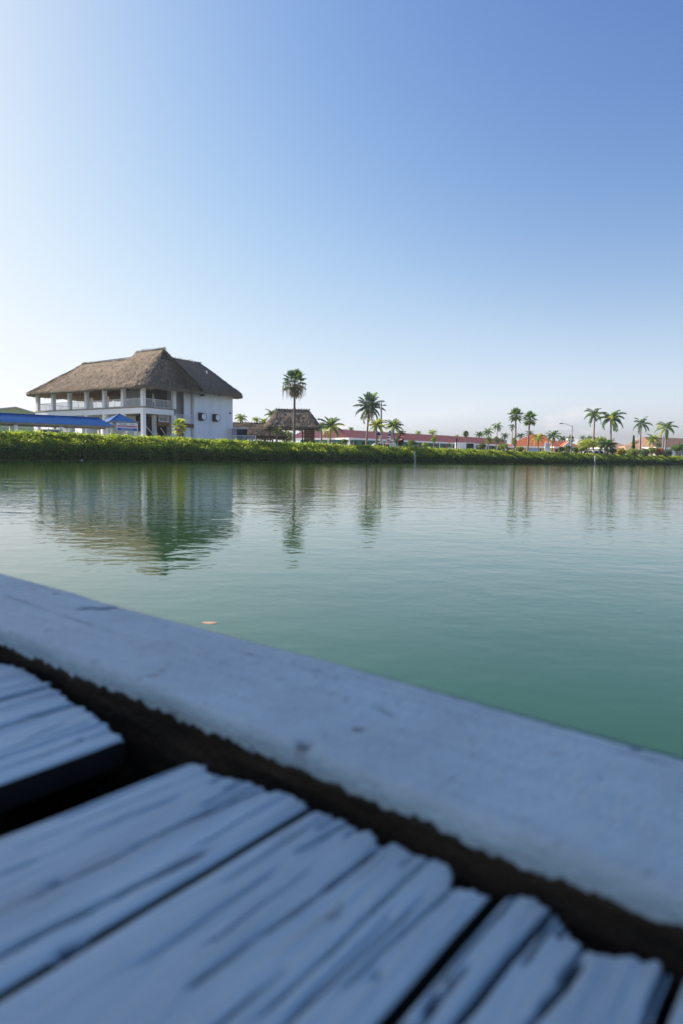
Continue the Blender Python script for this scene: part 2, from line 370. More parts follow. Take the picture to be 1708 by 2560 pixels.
    for (ya, yb) in ([(ra - .3, rb + .3)] if zr2 is None else [(ra - .3, step - .3), (step + .3, rb + .3)]):
        mb.tube([sw((xc - .12, ya, zt(ya) + .0)), sw((xc - .12, yb, zt(yb) + .0))], .04, 5)
    mb.build('ridge_sticks', m_stick, parent)
    return o
def railing(parent, a, b_, z0, h=1.05, sp=.14, m=m_white, name='railing', r=.02, posts=1.6):
    a = Vector(a); b_ = Vector(b_); mb = MB(); Ld = (b_ - a).length; d = (b_ - a) / Ld
    for z in (z0 + .1, z0 + h):
        mb.tube([(a.x, a.y, z), (b_.x, b_.y, z)], .035, 4)
    n = int(Ld / sp)
    for i in range(n + 1):
        p = a + d * (Ld * i / n); pr = .035 if i % max(1, int(posts / sp)) == 0 else r
        mb.tube([(p.x, p.y, z0), (p.x, p.y, z0 + h)], pr, 4)
    return mb.build(name, m, parent)

# ------------------------------------------------------------------ main two-storey thatched building
Pc = at(358, 1016, 85); GZ = 1.0
bld = thing('thatched_restaurant', 'large two storey white open sided building with brown thatched roof behind the hedge', 'building', (Pc.x, Pc.y, 0), math.atan2(.834, .553))
FZ = Pc.z                      # upper floor level
XE, YE = 16.55, 23.1; CW = .235
# slab: tan edge strip and white beam
mb = MB(); mb.box((-.32, -.32, FZ - .16), (5.4, 1.4, FZ)); mb.box((-.32, 1.4, FZ - .16), (8.7, YE + .3, FZ)); mb.build('upper_floor', m_tan, bld)
mb = MB()
mb.box((-.27, -.27, FZ - .85), (.27, YE + .27, FZ - .16)); mb.box((.27, -.27, FZ - .85), (4.87, .27, FZ - .16)); mb.box((9.0 - .27, 5, FZ - .85), (9.27, YE + .27, FZ - .16)); mb.box((.27, YE - .27, FZ - .85), (8.73, YE + .27, FZ - .16))
for k_ in range(2, 6): mb.box((.27, YE * k_ / 6 - .15, FZ - .7), (8.73, YE * k_ / 6 + .15, FZ - .163))
mb.build('floor_beam', m_white, bld)
cols = [(0, YE * k_ / 6) for k_ in range(7)] + [(5.12, 0)] + [(9.0, YE * k_ / 6) for k_ in range(2, 7)]
for (x, y) in cols:
    mb = MB(); mb.box((x - CW, y - CW, FZ + .002), (x + CW, y + CW, 9.75)); mb.box((x - CW, y - CW, GZ - .2), (x + CW, y + CW, FZ - .853)); mb.build('column', m_white, bld)
for k_ in range(6):
    railing(bld, (0, YE * k_ / 6 + .3, 0), (0, YE * (k_ + 1) / 6 - .3, 0), FZ)
for k_ in range(2, 6): railing(bld, (9, YE * k_ / 6 + .3, 0), (9, YE * (k_ + 1) / 6 - .3, 0), FZ, sp=.3)
railing(bld, (.3, YE, 0), (8.7, YE, 0), FZ, sp=.3)
railing(bld, (.3, 0, 0), (4.55, 0, 0), FZ)
m_slate = mat('slate_screen', (.07, .08, .09), .7, .3, 1)
# upper interior: room near the corner, ceiling rafters
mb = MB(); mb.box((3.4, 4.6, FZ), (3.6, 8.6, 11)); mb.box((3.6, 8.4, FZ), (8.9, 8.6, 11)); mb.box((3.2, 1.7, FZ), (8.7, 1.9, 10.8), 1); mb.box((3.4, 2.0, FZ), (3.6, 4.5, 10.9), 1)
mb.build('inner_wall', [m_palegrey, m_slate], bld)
mb = MB()
for k_ in range(11): mb.tube([(-.9, 1.6 + k_ * 1.55, 9.0), (3.8, 1.6 + k_ * 1.55, 13.0)], .07, 5)
for x in (0, 2, 5.6, 8.7): mb.tube([(x, 0, 9.55), (x, YE, 9.55)], .09, 5)
mb.build('rafters', m_brown, bld)
for (dx, dy) in ((1.9, .6), (2.7, 1.4)):
    mb = MB(); mb.tube([(dx, dy, FZ + .05), (dx + .35, dy + .2, FZ + 1.9)], .05, 6); mb.tube([(dx + .7, dy, FZ + .05), (dx + .3, dy + .2, FZ + 1.9)], .05, 6); mb.tube([(dx + .1, dy, FZ + .9), (dx + .62, dy, FZ + .9)], .04, 6); mb.build('easel_stand', m_palegrey, bld)
# ground floor walls
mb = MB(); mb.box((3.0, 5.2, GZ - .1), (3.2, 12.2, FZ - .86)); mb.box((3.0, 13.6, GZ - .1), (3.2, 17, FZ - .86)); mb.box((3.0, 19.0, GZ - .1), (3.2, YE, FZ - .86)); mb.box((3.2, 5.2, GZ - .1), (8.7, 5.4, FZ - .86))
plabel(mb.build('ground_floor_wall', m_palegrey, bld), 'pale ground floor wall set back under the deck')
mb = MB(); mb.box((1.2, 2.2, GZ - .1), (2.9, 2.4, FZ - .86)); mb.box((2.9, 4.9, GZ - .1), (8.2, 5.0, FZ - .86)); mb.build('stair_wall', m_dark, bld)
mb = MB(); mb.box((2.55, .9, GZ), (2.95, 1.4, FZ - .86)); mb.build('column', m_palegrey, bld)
# stairs
mb = MB()
for k_ in range(9): mb.box((.4 + k_ * .3, .5, GZ + .1), (.7 + k_ * .3, 1.9, GZ + 2.6 - k_ * .27))
mb.build('stairs', m_grey, bld)
mb = MB(); mb.tube([(.4, .35, GZ + 3.6), (3.0, .35, GZ + 1.2)], .05, 6); mb.tube([(3.2, .45, GZ + 3.2), (4.6, .45, GZ + 1.7)], .05, 6); mb.build('stair_handrail', m_palegrey, bld)
# middle deck with wood fascia
MZ = 4.95
mb = MB(); mb.box((2.9, .35, MZ - .5), (4.55, 1.6, MZ)); mb.box((5.37, .02, MZ - .5), (8.72, .28, MZ)); mb.build('middle_deck', m_brown, bld)
railing(bld, (2.9, .4, 0), (4.55, .4, 0), MZ + .01, 1.25); railing(bld, (5.4, .1, 0), (8.7, .1, 0), MZ + .01, 1.15)
railing(bld, (3.1, .5, 0), (4.5, .5, 0), GZ + .3, 1.6)
mb = MB(); mb.box((7.3, .3, GZ - .1), (8.45, .5, 9.95)); plabel(mb.build('recessed_panel', m_stucco, bld), 'white recessed wall panel beside the stair bay')
mb = MB(); mb.box((5.1, 1.2, GZ - .1), (8.73, 1.35, 9.95)); mb.build('recess_wall', m_grey, bld)
# main white block
mb = MB(); mb.box((8.75, 0, GZ - .2), (XE, 9, 10.1)); mb.box((8.72, -.12, GZ - .2), (9.25, -.002, 10.0)); plabel(mb.build('end_block_wall', m_stucco, bld), 'plain white windowless end wall')
for x in (10.0, 12.75):
    mb = MB(); mb.box((x - .45, -.3, 5.5), (x + .45, -.002, 6.6)); e = mb.build('exhaust_vent', m_cardark, bld)
    mb = MB(); mb.tube([(x, -.3, 6.05), (x, -.5, 6.05), (x, -.7, 6.05)], [.5, .52, .52], 20); mb.build('duct', m_dark, e)
    mb = MB(); mb.tube([(x, -.703, 6.05), (x, -.74, 6.05)], [.43, .41], 20); mb.build('cover', m_white, e)
mb = MB(); mb.tube([(15.9, -.003, 6.9), (15.9, -.2, 6.9)], .12, 8); mb.build('wall_lamp', m_dark, bld)
thatch_roof(bld, -1.55, 9.9, -1.9, 24.4, .75, 18.0, 9.42, 14.7, 13.85, rc=2.0, seed=3, step=6.9, tuft=20)
thatch_roof(bld, 2.6, 17.9, -1.3, 10.4, 5.2, 14.3, 9.75, 14.35, rc=1.5, axis='x', seed=5, tuft=18, prof=.93, mats=[m_thatch, m_thatchg, m_thatch3, mat('thatch_greyer', (.17, .15, .13), .95, .3, 2)])  # greyer straw mix on the second roof
# gablet mouth
mb = MB(); mb.face([(2.9, -.0, 13.15), (4.7, -.0, 13.15), (3.8, .4, 14.4)]); mb.tube([(2.7, -.15, 13.2), (4.9, -.15, 13.2)], .06, 6); mb.build('gablet_vent', m_darkwood, bld)
mb = MB(); mb.box((13.1, 1.9, 11.9), (13.28, 2.05, 12.9)); mb.build('vent_pipe', m_white, bld)

# ------------------------------------------------------------------ blue canopy and kiosk in front
A = at(-140, 1048, 64); B = at(287, 1063, 74); A.z = B.z = 0
d = (B - A); Lc = d.length; ang = math.atan2(d.y, d.x)
can = thing('blue_canopy', 'long blue metal walkway canopy above the hedge at left', 'canopy', A, ang)
zr_, ze_ = 4.62, 3.72
mb = MB(); mb.face([(0, -.0, ze_), (Lc, 0, ze_), (Lc - 1.2, 1.6, zr_), (0, 1.6, zr_)]); mb.face([(0, 1.6, zr_), (Lc - 1.2, 1.6, zr_), (Lc, 3.2, ze_), (0, 3.2, ze_)]); mb.face([(Lc, 0, ze_), (Lc, 3.2, ze_), (Lc - 1.2, 1.6, zr_)])
x = .4
while x < Lc - .3:
    t1 = min(1, (Lc - x) / 1.2); mb.tube([(x, -.01, ze_ + .02), (x, 1.6 * t1, ze_ + (zr_ - ze_) * t1 + .012)], .016, 4); x += .5
mb.tube([(0, 1.6, zr_ + .03), (Lc - 1.2, 1.6, zr_ + .03)], .06, 5)
mb.build('roof', m_blue, can)
mb = MB(); mb.box((0, .05, ze_ - .2), (Lc, .12, ze_ - .01)); mb.box((0, 3.05, ze_ - .26), (Lc, 3.12, ze_ - .01)); mb.build('fascia', m_tan, can)
for x in (1.2, 6.4, 10.8, 15.6, 19.8):
    if x < Lc:
        for y in (.3, 2.9): mb = MB(); mb.box((x - .13, y - .13, GZ - .2), (x + .13, y + .13, ze_ - .27)); mb.build('post', m_white, can)
K0 = at(298, 1063, 77); kio = thing('ticket_kiosk', 'small hip roofed kiosk with blue roof and sign at the canopy end', 'kiosk', (K0.x, K0.y, 0), R(38))
mb = MB(); hw = 1.7; ze2 = 4.3; ap = (0, 0, 5.3)
q = [(-hw, -hw, ze2), (hw, -hw, ze2), (hw, hw, ze2), (-hw, hw, ze2)]
for i in range(4): mb.face([q[i], q[(i + 1) % 4], ap], 0)
mb.face(q[::-1]); mb.build('roof', [m_blue], kio)
mb = MB()
for i in range(4):
    a = Vector(q[i]); b_ = Vector(q[(i + 1) % 4]); mb.tube([a, b_], .05, 4); mb.tube([a, ap], .04, 4)
mb.build('roof_trim', m_tan, kio)
for x in (-1.4, 1.4):
    for y in (-1.4, 1.4): mb = MB(); mb.box((x - .12, y - .12, GZ - .2), (x + .12, y + .12, ze2)); mb.build('post', m_white, kio)
mb = MB(); mb.box((-1.25, 1.3, GZ - .1), (1.25, 1.38, ze2 - .02)); mb.box((-1.25, -1.3, GZ - .1), (1.25, -1.2, 2.6)); mb.build('wall_panel', m_palegrey, kio)
sg = MB(); sg.box((-.85, -1.62, 3.28), (1.6, -1.55, 4.2)); sgo = sg.build('sign_board', m_white, kio)
m_navy = mat('navy_letters', (.01, .02, .12), .6, .1); m_pink = mat('pink_band', (.55, .03, .12), .6, .1); m_sblue = mat('sign_blue', (.01, .12, .45), .5, .3, 3); m_swh = mat('sign_white', (.8, .8, .8), .6, .02)
mb = MB(); mb.box((-.78, -1.628, 3.32), (1.5, -1.622, 3.62)); mb.build('lower_panel', m_sblue, sgo)
mb = MB(); mb.box((-.78, -1.628, 3.74), (1.5, -1.622, 3.88)); mb.build('stripe', m_pink, sgo)
text_mesh('lettering', 'Kaiser', .34, m_navy, sgo, (-.1, -1.63, 4.06), (R(90), 0, 0)); text_mesh('lettering', 'Harris', .22, m_navy, sgo, (.98, -1.63, 4.03), (R(90), 0, 0))
text_mesh('lettering', 'BOAT TOURS', .22, m_swh, sgo, (.35, -1.634, 3.47), (R(90), 0, 0))

# ------------------------------------------------------------------ generic houses
def house(name, label, cat, p0, p1, ze, zr, depth, roofm, wallm, over=.7, hip=(0, 0), seams=0, cols_=0, fascia=m_white, win=0, group=None, band=None):
    p0 = Vector(p0); p1 = Vector(p1); dd = p1 - p0; Lh = math.hypot(dd.x, dd.y); o = thing(name, label, cat, (p0.x, p0.y, 0), math.atan2(dd.y, dd.x), group)
    h0_, h1_ = hip; mb = MB(); yc = depth / 2
    e = [(0, 0, ze), (Lh, 0, ze), (Lh, depth, ze), (0, depth, ze)]; r0 = (h0_, yc, zr); r1 = (Lh - h1_, yc, zr)
    mb.face([e[0], e[1], r1, r0]); mb.face([e[2], e[3], r0, r1]); mb.face([e[3], e[0], r0], 0 if h0_ else 1); mb.face([e[1], e[2], r1], 0 if h1_ else 1); mb.face([(x, y, z - .02) for x, y, z in e][::-1])
    if seams:
        x = seams / 2
        while x < Lh:
            t1 = 1.0
            if h0_ and x < h0_: t1 = x / h0_
            if h1_ and x > Lh - h1_: t1 = (Lh - x) / h1_
            mb.tube([(x, 0, ze + .02), (x, yc * t1, ze + (zr - ze) * t1 + .02)], .035, 4); x += seams
        if h0_:
            y = seams
            while y < depth: t1 = 1 - abs(y - yc) / yc; mb.tube([(0, y, ze + .02), (h0_ * t1, y, ze + (zr - ze) * t1 + .02)], .035, 4); y += seams
    mb.build('roof', [roofm, wallm], o)
    mb = MB(); mb.box((-.02, -.06, ze - .3), (Lh + .02, 0, ze + .02)); mb.box((-.06, -.06, ze - .3), (-.02, depth, ze + .02)); mb.box((Lh + .02, -.06, ze - .3), (Lh + .06, depth, ze + .02)); mb.build('fascia', fascia, o)
    mb = MB(); mb.box((over, over, GZ - .2), (Lh - over, depth - over, ze - .03))
    mb.build('wall', wallm, o)
    if band:
        mb = MB(); mb.box((over, over - .05, ze - .95), (Lh - over, over - .003, ze - .35)); mb.build('wall_band', band, o)
    if cols_:
        x = .3
        while x < Lh: mb = MB(); mb.box((x - .1, .1, GZ - .2), (x + .1, .3, ze - .3)); mb.build('post', m_white, o); x += cols_
    if win:
        x = over + win * .4
        while x < Lh - over - win * .4:
            mb = MB(); mb.box((x - win * .28, over - .04, GZ + .6), (x + win * .28, over - .004, ze - .5)); w = mb.build('window', m_glass, o)
            mb = MB(); mb.box((x - .04, over - .07, GZ + .6), (x + .04, over - .042, ze - .5)); mb.build('frame', m_white, w); x += win
    return o
def P_(px, D): r = ray(px, 1146); return (r.x / r.y * D, D, 0)
house('red_roof_arcade', 'red metal roofed turquoise arcade wing with sun streaked roof behind short palms', 'building', P_(722, 124), P_(868, 118.2), 4.1, 5.6, 9, m_red, m_turq, over=1.6, hip=(0, 4.5), seams=.6, cols_=4, win=3, band=m_turq)
house('red_roof_arcade', 'long dull red metal roofed arcade with white fascia receding behind the hedge', 'building', P_(872, 117), P_(1276, 157), 4.12, 5.75, 9, m_red, m_turq, over=1.6, hip=(.01, 0), seams=.6, cols_=4.5, win=3.2)
house('terracotta_house', 'cream house with tall hipped terracotta tile roof behind the white sign', 'house', P_(1268, 150), P_(1402, 148), 3.75, 6.75, 15, m_terra, m_cream, hip=(6, 3.2), win=4)
house('terracotta_house', 'lower terracotta roofed cream house wing beside the concrete street light', 'house', P_(1384, 146), P_(1462, 150), 3.7, 5.15, 9, m_terra, m_cream, hip=(2.5, 1.5), win=3)
g = P_(1407, 144.5); hs = thing('gabled_porch', 'small white pediment porch on the terracotta house', 'porch', (g[0], g[1], 0), 0)
mb = MB(); mb.face([(0, 0, 3.7), (2.4, 0, 3.7), (1.2, 0, 4.75)]); mb.face([(0, 0, 3.7), (1.2, 0, 4.75), (1.2, 3, 4.75), (0, 3, 3.7)], 1); mb.face([(2.4, 0, 3.7), (1.2, 0, 4.75), (1.2, 3, 4.75), (2.4, 3, 3.7)], 1)
mb.tube([(-.15, -.1, 3.62), (1.2, -.1, 4.82), (2.55, -.1, 3.62), (-.15, -.1, 3.62)], .09, 4, 0); mb.build('pediment', [m_palegrey, m_terra], hs)
for x in (.05, 2.1): mb = MB(); mb.box((x, .1, GZ - .1), (x + .25, .35, 3.68)); mb.build('post', m_white, hs)
house('pale_roof_house', 'distant pale grey roofed house peeking over the terracotta wing', 'house', P_(1405, 205), P_(1480, 205), 5.4, 8.6, 12, m_paleroof, m_palegrey, hip=(5, 5))
house('lime_house', 'pale lime green gabled building at the far left edge', 'building', P_(92, 104), P_(60, 116), 6.6, 8.9, 0.1, m_paleroof, m_lime) if False else None
# lime gable: gable end faces the camera
G0 = P_(-52, 104); G1 = P_(90, 108); lo = thing('lime_house', 'pale lime green gabled building at the far left edge', 'building', (G0[0], G0[1], 0), math.atan2(G1[1] - G0[1], G1[0] - G0[0]))
wL = math.hypot(G1[0] - G0[0], G1[1] - G0[1]); zg = at(90, 1029, 108).z; zp = at(42, 1015, 105).z; xp = wL * .66; zl = zp - .9
mb = MB(); mb.face([(0, 0, GZ - .2), (wL - .2, 0, GZ - .2), (wL - .2, 0, zg - .1), (xp, 0, zp - .12), (0, 0, zl - .12)]); mb.face([(0, 12, GZ - .2), (wL - .2, 12, GZ - .2), (wL - .2, 12, zg - .1), (xp, 12, zp - .12), (0, 12, zl - .12)]); mb.face([(wL - .2, 0, GZ - .2), (wL - .2, 12, GZ - .2), (wL - .2, 12, zg - .1), (wL - .2, 0, zg - .1)]); mb.face([(0, 0, GZ - .2), (0, 12, GZ - .2), (0, 12, zl - .1), (0, 0, zl - .1)])
mb.build('wall', m_lime, lo)
mb = MB()
for (xa, za, xb, zb) in ((-.5, zl - .05, xp, zp), (xp, zp, wL + .3, zg - .22)):
    mb.face([(xa, -.5, za), (xb, -.5, zb), (xb, 12.5, zb), (xa, 12.5, za)]); mb.face([(xa, -.5, za - .16), (xb, -.5, zb - .16), (xb, -.5, zb), (xa, -.5, za)])
mb.build('roof', m_paleroof, lo)
mb = MB(); mb.box((.1, -.12, GZ - .2), (wL - .3, -.004, 4.6)); mb.build('lower_wall', m_mint, lo)
for x in (wL * .45, wL * .6, wL * .86): mb = MB(); mb.box((x - .35, -.16, 2.0), (x + .35, -.124, 3.5)); mb.build('window', m_glass, lo)
# wooden stalls under the deck, seen beneath the canopy
st = P_(118, 84); so_ = thing('wooden_stall', 'brown timber stall standing beneath the blue canopy', 'stall', (st[0], st[1], 0), R(20))
mb = MB(); mb.box((-1.6, 0, GZ - .1), (3.4, .12, 2.2)); mb.box((-1.6, 0, 3.2), (3.4, 1.6, 3.35)); mb.build('counter', m_tan, so_)
for x in (-1.5, .1, 1.8, 3.2): mb = MB(); mb.box((x - .1, .14, GZ - .1), (x + .1, .34, 3.2)); mb.build('post', m_brown, so_)
# far right houses
house('tan_roof_house', 'tan hip roofed house behind the bushy date palm', 'house', P_(1508, 172), P_(1592, 176), 4.2, 6.3, 12, m_tanroof, m_palegrey, hip=(4, 4), win=3)
house('tan_roof_house', 'low tan roofed house between the cypress and the right hand palms', 'house', P_(1566, 168), P_(1640, 170), 3.4, 4.9, 10, m_tanroof, m_white, hip=(3, 3), win=3)
house('white_roof_house', 'white roofed house seen just right of the cypress', 'house', P_(1600, 215), P_(1650, 215), 4.9, 7.0, 10, m_paleroof, m_white, hip=(3, 3))
house('brown_roof_house', 'brown hip roofed white house at the right edge', 'house', P_(1640, 178), P_(1790, 190), 4.6, 7.6, 12, m_brownroof, m_white, hip=(2.5, 4), win=4)
house('flat_green_house', 'long low pale green roof rising behind the red arcade roof', 'building', P_(1088, 190), P_(1140, 192), 6.2, 7.7, 10, mat('green_roof', (.25, .30, .2), .7), m_palegrey)
house('teal_house', 'small teal walled house with pale roof above the red arcade at left', 'house', P_(846, 170), P_(868, 170), 8.0, 8.7, 8, m_paleroof, m_turq)

# ------------------------------------------------------------------ middle thatched huts
Hm = P_(580, 110); hut = thing('thatched_hut', 'long low dark thatched hut right of the white building', 'hut', (Hm[0] - .6, Hm[1] - 3, 0), R(3))
m_thd = mat('thatch_shade_grey', (.075, .065, .055), .95, .3, 2.0)  # thatch darkened, the shade of the front slopes put into its colour
thatch_roof(hut, -6, 9.4, -2, 6, -3, 8.0, 3.95, 6.1, rc=1.2, axis='x', seed=11, tuft=16, mats=[m_thd, m_thd, m_thatch3, m_darkwood], sticks=.45)
for x in (-.8, 1.5, 4, 6.6):
    for y in (-.8, 4.8): mb = MB(); mb.tube([(x, y, GZ - .2), (x, y, 4.0)], .1, 7); mb.build('post', m_darkwood, hut)
Hm = P_(733, 104); hut2 = thing('thatched_hut', 'raised thatched hut with log walls behind the tall fan palm', 'hut', (Hm[0], Hm[1] - 2, 0), R(6))
thatch_roof(hut2, -4.3, 4.3, -2.6, 3.4, -2.3, 2.5, 5.25, 7.9, rc=1.2, axis='x', seed=12, tuft=18, sticks=.42, prof=1.05, mats=[m_thatch, m_thatchg, m_thatch3, m_thd])  # greyer straw mix, front slope shade painted into the thatch
for (x, y) in ((-3.4, -1.8), (-3.4, 2.6), (3.2, -1.8), (3.2, 2.6), (1.5, -1.8)): mb = MB(); mb.tube([(x, y, GZ - .2), (x, y, 5.4)], .1, 7); mb.build('post', m_darkwood, hut2)
mb = MB()
for k_ in range(18): mb.tube([(1.7, -1.9, GZ + .1 + k_ * .24), (3.3, -1.9, GZ + .1 + k_ * .24)], .12, 6)
mb.build('log_wall', m_brown, hut2)
# terrace by the white building
T = P_(583, 95); ter = thing('terrace_railing', 'white slatted railing just right of the white end wall', 'railing', (T[0], T[1], 0), R(4))
railing(ter, (0, 0, 0), (3.1, 0, 0), 2.5, 1.05, sp=.16, name='rail_panel', r=.025); railing(ter, (3.1, 0, 0), (3.1, 2.5, 0), 2.5, 1.05, sp=.16, name='rail_panel')
mb = MB(); mb.box((0, .05, GZ - .2), (3.2, 2.6, 2.5)); mb.build('platform', m_palegrey, ter)
T = P_(583, 97); aw = thing('awning', 'pale grey awning above the terrace railing', 'awning', (T[0], T[1], 0), R(4))
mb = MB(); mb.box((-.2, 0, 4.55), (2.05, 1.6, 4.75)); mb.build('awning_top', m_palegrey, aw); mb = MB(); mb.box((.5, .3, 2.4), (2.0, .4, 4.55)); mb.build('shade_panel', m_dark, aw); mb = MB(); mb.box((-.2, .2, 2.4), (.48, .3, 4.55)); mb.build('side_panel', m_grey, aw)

# ------------------------------------------------------------------ palms
def feather(mb, o, az, el, Lf, rnd, droop=1.5, n=15, wind=Vector((0, 0, 0)), m=0, lw=.06, ll=.24):
    p = Vector(o); pts = [p.copy()]; K = 9; dirs = []
    for i in range(K):
        tt = (i + .5) / K; e = el - droop * tt ** 1.4
        dv = Vector((math.cos(az) * math.cos(e), math.sin(az) * math.cos(e), math.sin(e))) + wind * tt; dv.normalize(); dirs.append(dv); p = p + dv * (Lf / K); pts.append(p.copy())
    mb.tube(pts, [Lf * .014 * (1 - i / (K + 1)) + .008 for i in range(K + 1)], 4, m, cap=False)
    for i in range(n):
        tt = .14 + .86 * (i + rnd.random() * .5) / n; f = tt * K; k_ = min(K - 1, int(f)); q = pts[k_].lerp(pts[k_ + 1], min(1, f - k_)); dv = dirs[k_]
        lat = dv.cross(Vector((0, 0, 1)));
        if lat.length < .05: lat = Vector((math.sin(az), -math.cos(az), 0))
        lat.normalize(); lLen = Lf * ll * (math.sin(math.pi * min(1, tt * .82 + .12)) ** .6)
        for sd_ in (-1, 1):
            lv = lat * sd_ * .8 + dv * (.45 + .5 * tt) + Vector((0, 0, (-.5 - .4 * rnd.random()) * (1 - .85 * max(0, dv.z)))) + wind * .5; lv.normalize(); tip = q + lv * lLen * rnd.uniform(.8, 1.1)
            md = q.lerp(tip, .4); wv = dv * Lf * lw * .5
            mb.face([q, md + wv, tip, md - wv], m)
def fan(mb, o, az, el, Lp, Lf, rnd, m=0, nseg=13, dro=.25):
    e = el; dv = Vector((math.cos(az) * math.cos(e), math.sin(az) * math.cos(e), math.sin(e))); c = Vector(o) + dv * Lp + Vector((0, 0, -.06 * Lp))
    mb.tube([o, c], [.03, .02], 4, m, cap=False)
    lat = dv.cross(Vector((0, 0, 1)))
    if lat.length < .05: lat = Vector((1, 0, 0))
    lat.normalize()
    for i in range(nseg):
        a = (i / (nseg - 1) - .5) * R(230); v = dv * math.cos(a) + lat * math.sin(a); v = v + Vector((0, 0, -dro)); v.normalize(); l = Lf * (.75 + .25 * math.cos(a * .6)) * rnd.uniform(.85, 1.1)
        perp = (dv * -math.sin(a) + lat * math.cos(a)) * l * .13; md = c + v * l * .55; tip = c + v * l + Vector((0, 0, -dro * l * .5))
        mb.face([c, md + perp, tip, md - perp], m)
def DD(px, D): return max(D, hedge_D(px) + 4.5)
def palm(kind, px, py, D, rpx, bpx, label, leafs=(0,), seed=0, wind=0, nf=None, trunkr=.16, tm=None, dead=0, rag=False, group='palms behind the hedge', name=None):
    D = DD(px, D); top = at(px, py, D); base = Vector((P_(bpx, D)[0], D, GZ - .1)); rad = rpx * D / FPX; rnd = random.Random(seed * 7 + 3)
    nm_ = name or {'c': 'coconut_palm', 'r': 'royal_palm', 'f': 'fan_palm', 'd': 'date_palm'}[kind]
    o = thing(nm_, label, 'palm tree', base, group=group); tl = top - base; mb = MB(); pts = []; rr_ = []
    Kt = 14
    for i in range(Kt + 1):
        tt = i / Kt; bend = math.sin(tt * math.pi) * .05 * tl.x if kind == 'c' else 0
        pts.append(Vector((tl.x * (tt ** 1.2) + bend, 0, tl.z * tt))); rr_.append(trunkr * (1.25 - .5 * tt) * (1 + .9 * math.exp(-tt * 12)) * (1 + .05 * (i % 2)))
    mb.tube(pts, rr_, 8); mb.build('trunk', tm or m_trunk, o, smooth=True)
    pal = [lf_dark, lf_mid, lf_yel, lf_dead, lf_blue]; mb = MB(); wv = Vector((wind, 0, 0))
    if kind in 'crd':
        n = nf or 20; Lf = rad * 1.12
        for i in range(n):
            f = i / (n - 1); az = i * 2.39996 + rnd.uniform(-.3, .3); el = R(80) - f * R(100 if kind != 'd' else 80) + rnd.uniform(-.12, .12)
            dr = (1.0 + .5 * f) if kind != 'r' else (1.35 + .5 * f)
            if rag: el = R(86) - R(125) * f ** 1.25 + rnd.uniform(-.12, .12); dr = .55 + .9 * f
            mm = rnd.choice(leafs); mm = 3 if (kind == 'c' and f > .9 and dead) else mm
            feather(mb, tl, az, el, Lf * rnd.uniform(.85, 1.08) * (.85 if f < .15 else 1), rnd, dr, n=26 if rpx > 15 else 14, wind=wv, m=mm, lw=.06 if rpx > 15 else .09, ll=.30)
        if kind == 'r' or kind == 'c':
            mb.tube([tl - Vector((0, 0, rad * .28)), tl + Vector((0, 0, rad * .1))], [trunkr * .9, trunkr * .5], 8, 1)
    else:
        n = nf or 34
        for i in range(n):
            f = i / (n - 1); az = i * 2.39996 + rnd.uniform(-.2, .2); el = R(85) - f * R(135 if not dead else 112) + rnd.uniform(-.1, .1)
            fan(mb, tl, az, el, rad * .62 * rnd.uniform(.75, 1.15), rad * .46, rnd, rnd.choice(leafs))
    mb.build('crown', pal, o)
    if dead and kind == 'f':
        mb = MB()
        for i in range(int(75 * dead)):
            az = rnd.uniform(0, 2 * math.pi); r0 = rad * rnd.uniform(.25, .85) ; z0 = -rad * rnd.uniform(.05, .35); a = tl + Vector((math.cos(az) * r0, math.sin(az) * r0, z0)); l = rad * rnd.uniform(.4, 1.0)
            b_ = a + Vector((rnd.uniform(-.1, .1), rnd.uniform(-.1, .1), -l)); wv_ = Vector((.02 + .015 * rnd.random(), .01, 0)); mb.face([a - wv_, a + wv_, b_ + wv_ * .5, b_ - wv_ * .5]); 
        for i in range(6):
            az = rnd.uniform(0, 2 * math.pi); fan(mb, tl - Vector((0, 0, rad * .15)), az, R(-60), rad * .4, rad * .5, rnd, 0, 9, .6)
        mb.build('dead_fronds', lf_dead, o)
    if kind == 'f' and not dead:
        mb = MB(); mb.tube([tl - Vector((0, 0, rad * .75)), tl - Vector((0, 0, rad * .35)), tl], [trunkr * .9, trunkr * 2.0, trunkr * 1.2], 8); mb.build('boot', m_trunk, o)
    return o
Y = (1, 1, 2)
palm('f', 737, 955, 89, 36, 735, 'tallest fan palm with hanging dead fronds above the thatched hut', (0, 4, 1, 0), 1, dead=1.3, trunkr=.17, nf=24)
palm('c', 923, 1018, 106, 38, 914, 'tall ragged coconut palm just left of the concrete utility pole', (4, 0, 4, 1), 2, wind=-.05, nf=34, dead=1, trunkr=.15, rag=True)
palm('c', 827, 1067, 96, 34, 824, 'bright bushy coconut palm in front of the red roof at mid left', (1, 1, 2, 0), 3, nf=20, trunkr=.11)
palm('c', 942, 1064, 99, 26, 940, 'yellowing short coconut palm directly behind the utility pole', (1, 2, 2, 3), 4, nf=22, dead=1, trunkr=.11)
palm('c', 984, 1065, 101, 26, 986, 'short coconut palm just right of the utility pole', (0, 1, 2), 5, nf=20, trunkr=.11)
palm('c', 1003, 1084, 104, 15, 1006, 'small dark bushy palm behind the red feather flag', (0, 0, 1), 6, nf=16)
palm('c', 602, 1046, 118, 17, 603, 'coconut palm showing above the low hut beside the white wall', (0, 1, 2), 7)
palm('c', 641, 1050, 128, 12, 641, 'small palm head over the middle of the low hut', (1, 1, 2), 8)
palm('c', 681, 1036, 118, 20, 681, 'coconut palm rising behind the left end of the raised hut', (1, 2, 0), 9)
palm('c', 660, 1055, 112, 15, 662, 'yellow green palm tucked between the two huts', (2, 1), 10)
palm('c', 692, 1078, 92, 14, 692, 'small sunlit palm under the raised hut roof', (1, 2), 46)
